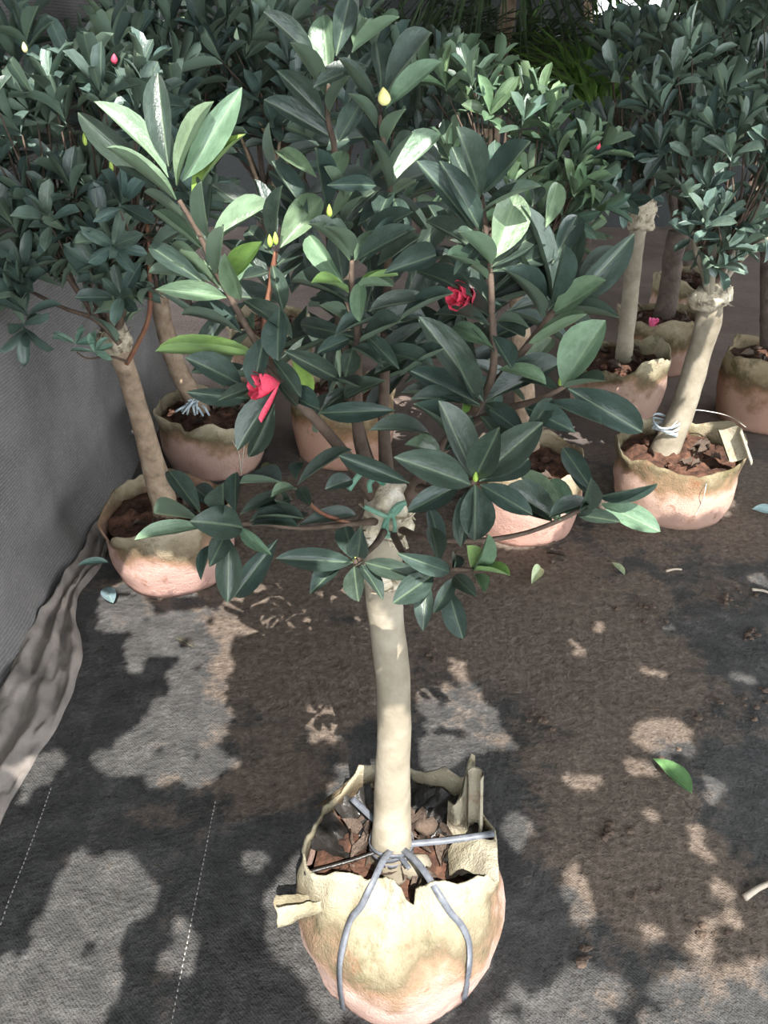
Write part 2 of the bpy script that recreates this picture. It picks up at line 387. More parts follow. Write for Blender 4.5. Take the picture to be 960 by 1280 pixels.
def net_wall(name, fn, nu, nv, mat, label):
    b = MB(); vs_ = [fn(i/nu, j/nv) for j in range(nv+1) for i in range(nu+1)]
    b.add(vs_, [(j*(nu+1)+i, j*(nu+1)+i+1, (j+1)*(nu+1)+i+1, (j+1)*(nu+1)+i) for j in range(nv) for i in range(nu)])
    return tag(b.obj(name, mat), label, kind='structure')
def wl(u, v):
    y = -1.0+4.6*u; z = 2.1*v
    w = .018*nz(y*2.2, z*1.4, 3)+.010*nz(y*6, z*2.5, 8)
    foot = (1-smooth(0, .16, z))*(.035+.02*nz(y*5, 0, 2))
    return (-.985-.05*z-.02*smooth(2.2, 3.6, y)+w+foot, y, z-.004)
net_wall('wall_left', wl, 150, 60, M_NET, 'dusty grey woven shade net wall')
def wb(u, v):
    x = -5+12*u; top = 3.2-1.64*smooth(1.45, 1.6, x)*(1-smooth(2.35, 2.5, x))
    return (x, 7.2+.06*nz(u*14, v*3, 1), top*v)
net_wall('added_back_wall', wb, 120, 16, M_NETD, 'dark net backdrop added to darken the view behind the strappy plants, lowered at one spot')  # net sheet added to make the background dark, lowered where sky shows

# folded hem of cloth along the foot of the net wall
hm = MB(); nu, nv = 300, 28; vs_ = []
for j in range(nv+1):
    for i in range(nu+1):
        y = -.6+2.92*i/nu; t = j/nv
        edge = .145+.03*nz(y*3.1, 0, 4)-.10*smooth(1.65, 1.95, y)
        x = -.955+edge*t+.010*nz(y*9, t*3, 2)
        z = .008+.030*abs(math.sin(t*math.pi*2.4+2.6*nz(y*2.0, 1, 1)))**1.5*(1-.4*t)+.022*max(0, nz(y*7, t*6, 6))+.02*max(0, nz(y*15, t*9, 2))+.03*(1-t)**2
        if j == nv: z = floor_z(x, y)+.001
        vs_.append((x, y, max(z, floor_z(x, y)+.001)))
hm.add(vs_, [(j*(nu+1)+i, j*(nu+1)+i+1, (j+1)*(nu+1)+i+1, (j+1)*(nu+1)+i) for j in range(nv) for i in range(nu)])
tag(hm.obj('folded_cloth', M_CLOTH), 'crumpled strip of pale grey cloth folded along the foot of the net wall', 'cloth')

# ------------------------------------------------------------------ leaves
def leaf_mesh(name, rows, cols, p, q, bend, fold, twist=0.0, wave=0.0, mats=None):
    pk = p/(p+q); mx = pk**p*(1-pk)**q; vs_ = []; th = .006
    for side in (0, 1):
        for j in range(rows+1):
            t = j/rows; t = .35*t+.65*(.5-.5*math.cos(math.pi*t))
            w = (t**p*(1-t)**q)/mx*.5
            w = max(w, .028*(1-t) if t < .15 else 0.0)
            for i in range(cols+1):
                s = -1+2*i/cols
                x = s*w; z = -bend*t*t+fold*abs(x)+wave*math.sin(t*9)*abs(s)*w
                a = twist*t; x, z2 = x*math.cos(a)-(fold*abs(s*w))*math.sin(a)*0, z+s*w*math.sin(a)
                vs_.append((x, t, z2-side*th*(1-abs(s)*.8)))
    n1 = (rows+1)*(cols+1); b = MB(); top = []; bot = []
    for j in range(rows):
        for i in range(cols):
            a = j*(cols+1)+i; q4 = (a, a+1, a+cols+2, a+cols+1)
            for t3 in ((q4[0], q4[1], q4[2]), (q4[0], q4[2], q4[3])):   # both faces split alike
                top.append(t3); bot.append(tuple(n1+k for k in t3[::-1]))
    b.add(vs_, top+bot); b.m = [0]*len(top)+[1]*len(bot)
    return b, b.mesh(name, [M_LEAF, M_UNDER])
SHAPES = [(1.0, .56, .10, .30, .0), (1.05, .68, .22, .26, .15), (.95, .52, .02, .38, -.2), (1.1, .7, .16, .45, .1), (1.0, .6, -.08, .34, .0), (.9, .58, .3, .3, -.15)]
BIG = [leaf_mesh('large_leaf', 10, 4, s[0], s[1]*1.3, *s[2:4], s[4], .02)[1] for s in SHAPES]
SMB = [leaf_mesh('small_leaf', 6, 2, s[0]*.95, s[1]*.72, s[2], s[3]*.8, s[4]) for s in SHAPES]; SMALL = [m for _, m in SMB]

PAL = [s2l((56, 70, 62)), s2l((56, 70, 62)), s2l((56, 70, 62)), s2l((100, 122, 96)), s2l((128, 160, 82))]  # one old-leaf green; the paler mid step is new growth plus painted light
def jit(c, r, k=.14):
    g = 1+r.uniform(-k, k); h = r.uniform(-.06, .06)
    return (c[0]*g*(1+h), c[1]*g, c[2]*g*(1-h), 1)
def leaf_mx(B, T, up, width, roll):
    y = T-B; L = y.length; y = y/L; z = up-y*up.dot(y)
    if z.length < .05: z = Vector((0, 0, 1))-y*y.z
    z.normalize(); x = y.cross(z); R = Matrix.Rotation(roll, 3, y); x = R @ x; z = R @ z
    return Matrix(((x.x*width, y.x*L, z.x*L, B.x), (x.y*width, y.y*L, z.y*L, B.y), (x.z*width, y.z*L, z.z*L, B.z), (0, 0, 0, 1)))
def put_leaf(root, me, M, col, name='leaf'):
    o = bpy.data.objects.new(name, me); C.objects.link(o); o.parent = root
    o.matrix_basis = Matrix.Translation(-root_loc(root)) @ M; o.color = col
    return o

# ------------------------------------------------------------------ grow bags
def interp_keys(keys, a):
    keys = sorted(keys); a %= 360
    for k in range(len(keys)):
        k0 = keys[k]; k1 = keys[(k+1) % len(keys)]; d = (k1[0]-k0[0]) % 360 or 360; e = (a-k0[0]) % 360
        if e <= d:
            t = e/d; t = t*t*(3-2*t); return [k0[i]+(k1[i]-k0[i])*t for i in range(1, len(k0))]
def bag(root, c, R, h, keys, seed, tint=(1, 1, 1, 1), botk=.86, topk=.95, seg=72, lev=18, lean=.72, wr=1.0, crease=None):
    b = MB(); vs_ = []
    def prof(t): return R*(botk+(1-botk)*math.sin(min(1, t/.5)*math.pi/2) if t < .5 else 1-(1-topk)*smooth(.5, 1, t))
    def pos(k, t, inn):
        a = 2*math.pi*k/seg;  dh, dr = interp_keys(keys, math.degrees(a))
        u = smooth(.55, 1.0, t)
        r = prof(t)*(1+.035*nz(math.cos(a)*1.6+seed, math.sin(a)*1.6, t*1.5)+wr*.026*nz(math.cos(a)*4+seed, math.sin(a)*4, t*5)+wr*.010*nz(math.cos(a)*11+seed, math.sin(a)*11, t*9)+.012*u*nz(math.cos(a)*9+seed, math.sin(a)*9, t*3))
        z = h*t+dh*u+.012*u*nz(math.cos(a)*6+seed, math.sin(a)*6, 3)+.005*u*nz(math.cos(a)*17+seed, math.sin(a)*17, 8)
        r += dr*smooth(lean, 1, t)-inn
        if crease is not None: r -= .016*math.exp(-(((math.degrees(a)-crease+180) % 360-180)/5)**2)*smooth(.35, .95, t)
        r += wr*u*(.006*abs(nz(a*7+seed, t*2, 4))+.005*math.sin(a*11+3*nz(a*2, seed))*nz(a*3, seed, 5))
        if t == 0: z = 0.0
        return (c[0]+r*math.cos(a), c[1]+r*math.sin(a), z+.001)
    for j in range(lev+1):
        for k in range(seg): vs_.append(pos(k, j/lev, 0))
    n0 = len(vs_)
    inner = [1-.06*i for i in range(9)]
    for t in inner:
        for k in range(seg): vs_.append(pos(k, t, .004))
    fs_ = [(j*seg+k, j*seg+(k+1) % seg, (j+1)*seg+(k+1) % seg, (j+1)*seg+k) for j in range(lev) for k in range(seg)]
    fs_ += [(lev*seg+k, lev*seg+(k+1) % seg, n0+(k+1) % seg, n0+k) for k in range(seg)]
    fs_ += [(n0+j*seg+k, n0+j*seg+(k+1) % seg, n0+(j+1)*seg+(k+1) % seg, n0+(j+1)*seg+k) for j in range(len(inner)-1) for k in range(seg)]
    fs_.append(tuple(range(seg-1, -1, -1)))
    # bottom hem that spreads on the ground
    b.add(vs_, fs_); bv = BVHTree.FromPolygons([Vector(v) for v in vs_], fs_)
    o = b.obj('grow_bag', M_BAG, root); o.color = tint
    return o, bv
def soil(root, c, R, z, seed, mat=M_SOIL, amp=.022, front=1.0):
    b = MB(); nr, ns = 12, 40; vs_ = [(c[0], c[1], z+.012)]; fs_ = []
    for j in range(1, nr+1):
        for k in range(ns):
            a = 2*math.pi*k/ns; r = R*j/nr; x, y = c[0]+r*math.cos(a), c[1]+r*math.sin(a)*(front if math.sin(a) < 0 else 1)
            vs_.append((x, y, z+amp*nz(x*16+seed, y*16, 1)+amp*.9*nz(x*38, y*38, seed)+.012*(1-j/nr)))
    for k in range(ns): fs_.append((0, 1+k, 1+(k+1) % ns))
    for j in range(nr-1):
        for k in range(ns): a = 1+j*ns; fs_.append((a+k, a+ns+k, a+ns+(k+1) % ns, a+(k+1) % ns))
    b.add(vs_, fs_); return b.obj('soil', mat, root)
def litter(root, c, R, z, n, seed, dark=False):
    r = random.Random(seed)
    for i in range(n):
        a = r.uniform(0, 6.28); d = R*math.sqrt(r.uniform(.08, .95)); p = Vector((c[0]+d*math.cos(a), c[1]+d*math.sin(a), z+r.uniform(.006, .02)))
        q = p+Vector((r.uniform(-1, 1), r.uniform(-1, 1), r.uniform(-.15, .35))).normalized()*r.uniform(.035, .06)
        if (q.xy-Vector(c[:2])).length > R: q = p+(p-q)
        o = put_leaf(root, DEAD[i % 3], leaf_mx(p, q, Vector((r.uniform(-.4, .4), r.uniform(-.4, .4), 1)), r.uniform(.014, .026), r.uniform(-.6, .6)), (1, 1, 1, 1), 'dead_leaf')
def dead_mesh():
    out = []
    for s in ((1, .7, .3, .8, .6, .3), (1.1, .7, -.2, .5, -.8, .3), (.9, .8, .4, 1.0, .4, .4)):
        b, me = leaf_mesh('dead_leaf', 6, 2, *s)
        me.materials.clear(); me.materials.append(M_LITTER); me.materials.append(M_LITTER); out.append(me)
    return out
DEAD = dead_mesh()
def clods(root, c, R, z, n, seed, mat=M_SOIL, rmin=.008, rmax=.022):
    r = random.Random(seed)
    for i in range(n):
        a = r.uniform(0, 6.28); d = R*math.sqrt(r.random()); k = r.uniform(rmin, rmax)
        b = MB(); b.blob((c[0]+d*math.cos(a), c[1]+d*math.sin(a), z+k*.35), k, k*r.uniform(.7, 1), k*.7, r.uniform(0, 50), .3)
        b.obj('soil_clod', mat, root, smooth_=False)

def px_tube(root, name, mat, pts, Y, seg=12, rough=.1, n=6, seed=0, cap=True):
    """pts: (px, py, radius in px[, Y])"""
    P = []
    for q in pts:
        yy = q[3] if len(q) > 3 else Y
        w = at_y(q[0], q[1], yy); P.append((*w, q[2]*depth_of(w)/FPX))
    P = spline(P, n); b = MB(); b.tube([p[:3] for p in P], [max(.0008, p[3]) for p in P], seg, rough, cap, 0, seed)
    return b.obj(name, mat, root)
def graft(root, c, r, seed, flare=1.25, h=.05):
    b = MB(); pts = []; rad = []
    for i in range(9):
        t = i/8; pts.append((c.x+.004*nz(t*4, seed), c.y+.004*nz(t*4, 0, seed), c.z-h*.5+h*t)); rad.append(r*(1.02+(flare-1)*math.sin(t*math.pi)+.12*nz(t*9, seed)))
    b.tube(pts, rad, 18, .55, True, 0, seed)
    rr = random.Random(int(seed*10)+3)
    for i in range(14):                                     # frayed ends of the wrapping
        a = rr.uniform(0, 6.28); z = c.z+rr.uniform(-.4, .5)*h; d = Vector((math.cos(a), math.sin(a), rr.uniform(-.5, .9)))
        p = Vector((c.x+r*1.1*math.cos(a), c.y+r*1.1*math.sin(a), z)); b.ribbon([p, p+d*r*.3, p+d*r*.6+Vector((0, 0, rr.uniform(-.01, .01)))], [Vector((0, .2, 1))]*3, .006, .001)
    return b.obj('graft_wrap', M_GRAFT, root)

# ------------------------------------------------------------------ the front tree
A = Vector((.028, .868, 0))
camA = empty('potted_camellia', A, 'large-leaved camellia tree in a strapped pale bag standing alone in front of the others', 'potted tree')
KEYS_A = [(0, .006, -.006), (22, .0, -.012), (38, .03, .0), (58, .03, -.008), (74, .01, -.012), (95, .006, -.012), (112, .022, -.006), (128, .006, -.012), (160, .0, -.012),
          (190, .004, -.010), (204, .012, -.016), (214, .026, -.040), (228, .026, -.070), (250, .024, -.088), (268, .014, -.084), (277, -.002, -.066), (282, -.014, -.058), (287, .020, -.076), (303, .034, -.066), (325, .024, -.034), (343, .012, -.012)]
bagA, bvA = bag(camA, A, .182, .270, KEYS_A, 1.3, (1.0, .99, .98, 1), .86, .93, 96, 22, .56, 1.5, 283)
SZ = .208
soil(camA, A, .150, SZ, 2.2, amp=.024, front=.52)
clods(camA, (A.x-.065, A.y+.005), .055, SZ+.01, 22, 5, rmin=.008, rmax=.02)
litter(camA, (A.x, A.y+.025), .105, SZ+.01, 26, 11)
r_ = random.Random(9)
for i in range(7):                                           # crumpled liner film between soil and rim
    b = MB(); a0 = [.2, .55, .0, 1.3, 2.2, 2.8, .9][i]; vs_ = []
    for j in range(7):
        for k in range(9):
            a = a0+(k/8-.5)*.55; t = j/6
            rr = .155-.075*t+.012*nz(k*1.3, j*.9, i*3.1); vs_.append((A.x+rr*math.cos(a), A.y+rr*math.sin(a), SZ+.042-.034*t+.016*nz(k*.9+i, j*.8, 2)))
    b.add(vs_, [(j*9+k, j*9+k+1, (j+1)*9+k+1, (j+1)*9+k) for j in range(6) for k in range(8)])
    b.obj('liner_film', M_PLASTIC, camA)
b = MB(); b.blob((.05, .855, SZ+.028), .03, .022, .02, 3.3, .15, 10, 7); tag(b.obj('root_stub', M_BARK, camA), 'pale knob of root')
b = MB(); b.blob((.075, .925, SZ+.04), .022, .018, .014, 8.3, .2, 8, 5); tag(b.obj('stone', M_CLOD, camA), 'grey stone on the soil')
# curled ears of bag cloth
def sheet(fn, nu, nv, root, name='flap'):
    b = MB(); vs_ = [fn(i/nu, j/nv) for j in range(nv+1) for i in range(nu+1)]
    vs_ = [Vector(v) for v in vs_]; n = len(vs_); fs_ = [(j*(nu+1)+i, j*(nu+1)+i+1, (j+1)*(nu+1)+i+1, (j+1)*(nu+1)+i) for j in range(nv) for i in range(nu)]
    nm = [Vector() for _ in vs_]
    for f in fs_:
        q = (vs_[f[1]]-vs_[f[0]]).cross(vs_[f[3]]-vs_[f[0]])
        for k in f: nm[k] += q
    b.add(vs_+[v-q.normalized()*.003 if q.length > 0 else v for v, q in zip(vs_, nm)], fs_+[tuple(n+k for k in f[::-1]) for f in fs_])
    o = b.obj(name, M_BAG, root); return o
pl = at_y(352, 1140, .80)
def ear_l(u, v):                                             # curled lip sticking out on the left
    a = -2.9+3.9*v; r = .030*(1-.5*u); base = Vector((A.x-.150+.02*u, A.y-.075, .238))
    q = base+Vector((-.052*(1-u), -.012*(1-u), -.006)); ax = Vector((0, .35, 1)); 
    return q+Vector((.15*math.cos(a), -.95*math.cos(a), math.sin(a)))*r+Vector((.012*nz(u*4, v*4, 2), 0, .006*nz(u*5, v*5, 7)))
sheet(ear_l, 12, 16, bagA)
def ear_r(u, v):                                             # tall folded corner at the back right
    p0 = at_y(558, 1046, .925); p1 = at_y(604, 1044, .915); top0 = at_y(560, 1000, .945); top1 = at_y(594, 960, .955)
    lo = p0.lerp(p1, u); hi = top0.lerp(top1, u); p = lo.lerp(hi, v)
    return p+Vector((0, -.022*math.sin(u*math.pi*1.6)*(.3+v)+.008*nz(u*5, v*5, 1), .006*nz(u*6, v*3, 4)))
sheet(ear_r, 12, 12, bagA)
def ear_roll(u, v):
    a = -1+4.6*v; c0 = at_y(592, 1030, .915); c1 = at_y(593, 962, .945); p = c0.lerp(c1, u)
    return p+Vector((math.cos(a)*.012, math.sin(a)*.012-.008, .004*nz(u*5, v*4, 3)))
sheet(ear_roll, 10, 12, bagA)
def flap_in(u, v):                                           # square flap folded inwards on the right
    p0 = at_z(562, 1052, .245); p1 = at_z(620, 1050, .276); q0 = at_z(564, 1086, .240); q1 = at_z(622, 1102, .274)
    p = p0.lerp(p1, u).lerp(q0.lerp(q1, u), v); return p+Vector((0, .006*math.sin(u*5), .016*math.sin(u*math.pi*.9)-.02*(1-u)+.012*nz(u*3, v*3, 5)))
sheet(flap_in, 8, 8, bagA)
def lip_back(u, v):                                          # pointed lip behind the trunk on the left
    p0 = at_y(395, 1010, .985); p1 = at_y(468, 985, 1.02); q0 = at_y(442, 974, 1.03); q1 = at_y(462, 972, 1.04)
    return p0.lerp(p1, u).lerp(q0.lerp(q1, u), v)+Vector((0, .01*math.sin(u*3.1), .006*nz(u*4, v*4, 9)))
sheet(lip_back, 10, 6, bagA)

# trunk and graft
TY = .885
trunkA = px_tube(camA, 'trunk', M_BARK, [(489, 1085, 27, .872), (490, 1040, 25, .876), (490, 1000, 23), (491, 950, 22), (493, 900, 21.5), (491, 850, 21.5), (486, 800, 22), (481, 760, 22.5), (478, 720, 24), (479, 690, 26), (481, 662, 25)], TY, 20, .06, 6)
gp = at_y(484, 652, TY)
graft(camA, gp, .024, 1.7, 1.35, .045)
graft(camA, at_y(484, 715, TY), .0255, 4.7, 1.12, .03)
px_tube(camA, 'cut_stub', M_GRAFT, [(484, 655, 26), (488, 634, 26), (492, 614, 20), (494, 600, 10)], TY, 18, .9, 6, 3.0)
b = MB(); rr = random.Random(3)
for (path, w) in (([(455, 633), (470, 640), (484, 645), (496, 640), (505, 628)], .006), ([(489, 640), (480, 655), (480, 668), (488, 670), (494, 660), (490, 640)], .005), ([(488, 640), (484, 655), (484, 665), (490, 668)], .004),
                  ([(436, 612), (444, 600), (452, 590)], .007), ([(463, 615), (462, 604), (470, 598), (478, 604), (480, 602)], .006), ([(490, 640), (497, 632), (508, 628)], .007)):
    P = spline([tuple(at_y(x, y, TY-.034)) for x, y in path], 5); b.ribbon(P, [Vector((0, -1, .4))]*len(P), w, .0012)
tag(b.obj('grafting_tie', M_GREENTIE, camA), 'green plastic tie looped at the graft')

# straps on the bag
def on_bag(px, py, bv, lift=.003, fallback=None):
    h = bv.ray_cast(CAMP, ray(px, py).normalized())
    if h[0] is None: return None
    n = h[1]; n = n if n.dot(ray(px, py)) < 0 else -n
    return h[0]+n*lift, n
KNOT = at_z(496, 1056, .278)
def strap(pts, w=.0105, mat=M_STRAP, end=None, off=(0, 0, 0)):
    """from the knot at the trunk foot over the rim and down the cloth, or to a free end"""
    P = [KNOT+Vector(off)]; Nn = [Vector((0, -.5, .85))]; hit = [on_bag(x, y, bvA, .006) for x, y in pts]; hit = [h for h in hit if h]
    if hit:
        P.append(P[0].lerp(hit[0][0], .5)+Vector((0, 0, .022))); Nn.append(Vector((0, -.5, .85)))
        for k, h in enumerate(hit): P.append(h[0]+(Vector((0, 0, .012)) if k == 0 else Vector())); Nn.append(h[1])
    if end: P.append(P[0].lerp(Vector(end), .5)+Vector((0, 0, -.004))); P.append(Vector(end)); Nn += [Vector((0, -.5, .85))]*2
    S = spline([(*p, *n) for p, n in zip(P, Nn)], 6); b = MB(); b.ribbon([q[:3] for q in S], [Vector(q[3:]) for q in S], w, .0014)
    b.obj('strap', mat, camA)
strap([(462, 1113), (452, 1130), (441, 1150), (431, 1180), (428, 1205), (429, 1235), (432, 1258)])
strap([(548, 1122), (562, 1138), (574, 1154), (582, 1172), (584, 1190), (583, 1210), (578, 1245), (574, 1268)])
strap([], end=at_z(618, 1042, .285))
strap([], end=at_y(440, 998, .955), off=(.004, .006, .004))
strap([], .006, M_PLASTIC, end=at_z(380, 1092, .262))
strap([], .006, end=at_y(452, 1006, .95))
strap([], .008, end=at_z(512, 1086, .275), off=(-.02, .02, .006))
b = MB()
for k in range(4):
    cc = Vector((.0125, .877, .252+.008*k)); pts = [(cc.x+.037*math.cos(t)*1.0, cc.y+.037*math.sin(t), cc.z+.006*math.sin(2*t+k*1.7)) for t in [i/20*2*math.pi for i in range(21)]]
    b.ribbon(pts, [Vector((math.cos(t), math.sin(t), .1)) for t in [i/20*2*math.pi for i in range(21)]], .008, .0014)
b.obj('strap_knot', M_STRAP, camA)

# branches (px, py, radius px, Y)
BR = [([(486, 650, 12, .885), (462, 590, 9, .90), (448, 540, 8, .92), (447, 470, 6, .90), (447, 415, 5, .86), (440, 360, 4, .84), (440, 325, 3, .835)], M_TWIG),
      ([(484, 645, 11, .885), (440, 580, 8, .89), (400, 530, 7, .88), (350, 480, 6, .87), (330, 445, 5, .86), (315, 420, 4.5, .855), (290, 375, 4, .85), (268, 335, 4, .845), (250, 295, 3.5, .84), (224, 250, 3, .84)], M_TWIG),
      ([(350, 480, 5, .87), (330, 430, 4, .88), (336, 365, 4, .885), (345, 315, 3, .885)], M_SHOOT),
      ([(487, 650, 12, .89), (455, 560, 8, .95), (432, 450, 7, .99), (415, 330, 5, .99), (410, 262, 4, .96), (418, 190, 4, .98), (410, 150, 3.5, 1.0), (410, 105, 3, 1.0)], M_TWIG),
      ([(490, 650, 12, .89), (480, 540, 8, .96), (482, 420, 7, .99), (486, 300, 5, .96), (487, 235, 4, .93), (474, 145, 3, .95)], M_TWIG),
      ([(494, 650, 12, .885), (530, 590, 9, .88), (570, 540, 8, .87), (605, 495, 6, .86), (617, 455, 5, .85), (615, 390, 4.5, .845), (612, 325, 3.5, .84), (602, 245, 3, .88)], M_TWIG),
      ([(605, 495, 6, .86), (640, 455, 5, .86), (665, 425, 5, .86), (692, 388, 4, .86)], M_TWIG),
      ([(570, 540, 6, .87), (620, 515, 5, .84), (672, 500, 4, .80), (706, 483, 3, .79)], M_TWIG),
      ([(520, 610, 6, .88), (555, 612, 5, .82), (593, 602, 4, .75)], M_TWIG),
      ([(497, 660, 6, .875), (530, 672, 4, .82), (590, 676, 3.5, .80), (650, 668, 3, .80), (700, 650, 3, .79), (745, 626, 2.5, .78)], M_TWIG),
      ([(490, 665, 5, .86), (510, 700, 4, .78), (540, 715, 3.5, .73), (566, 712, 3, .70), (592, 712, 2.5, .69)], M_TWIG),
      ([(482, 660, 5, .865), (470, 680, 4, .80), (444, 702, 3.5, .72)], M_TWIG),
      ([(480, 650, 6, .88), (440, 655, 4, .83), (380, 660, 3, .79), (330, 655, 3, .77), (285, 655, 3, .76)], M_TWIG),
      ([(440, 655, 3, .83), (400, 640, 2.5, .81), (372, 612, 2, .80)], M_SHOOT),
      ([(350, 480, 4, .87), (330, 455, 3, .84), (322, 442, 2.5, .82)], M_TWIG)]
for i, (q, m) in enumerate(BR): px_tube(camA, 'branch', m, [(x, y, r, Y) for x, y, r, Y in q], TY, 8, .12, 5, i*1.7)

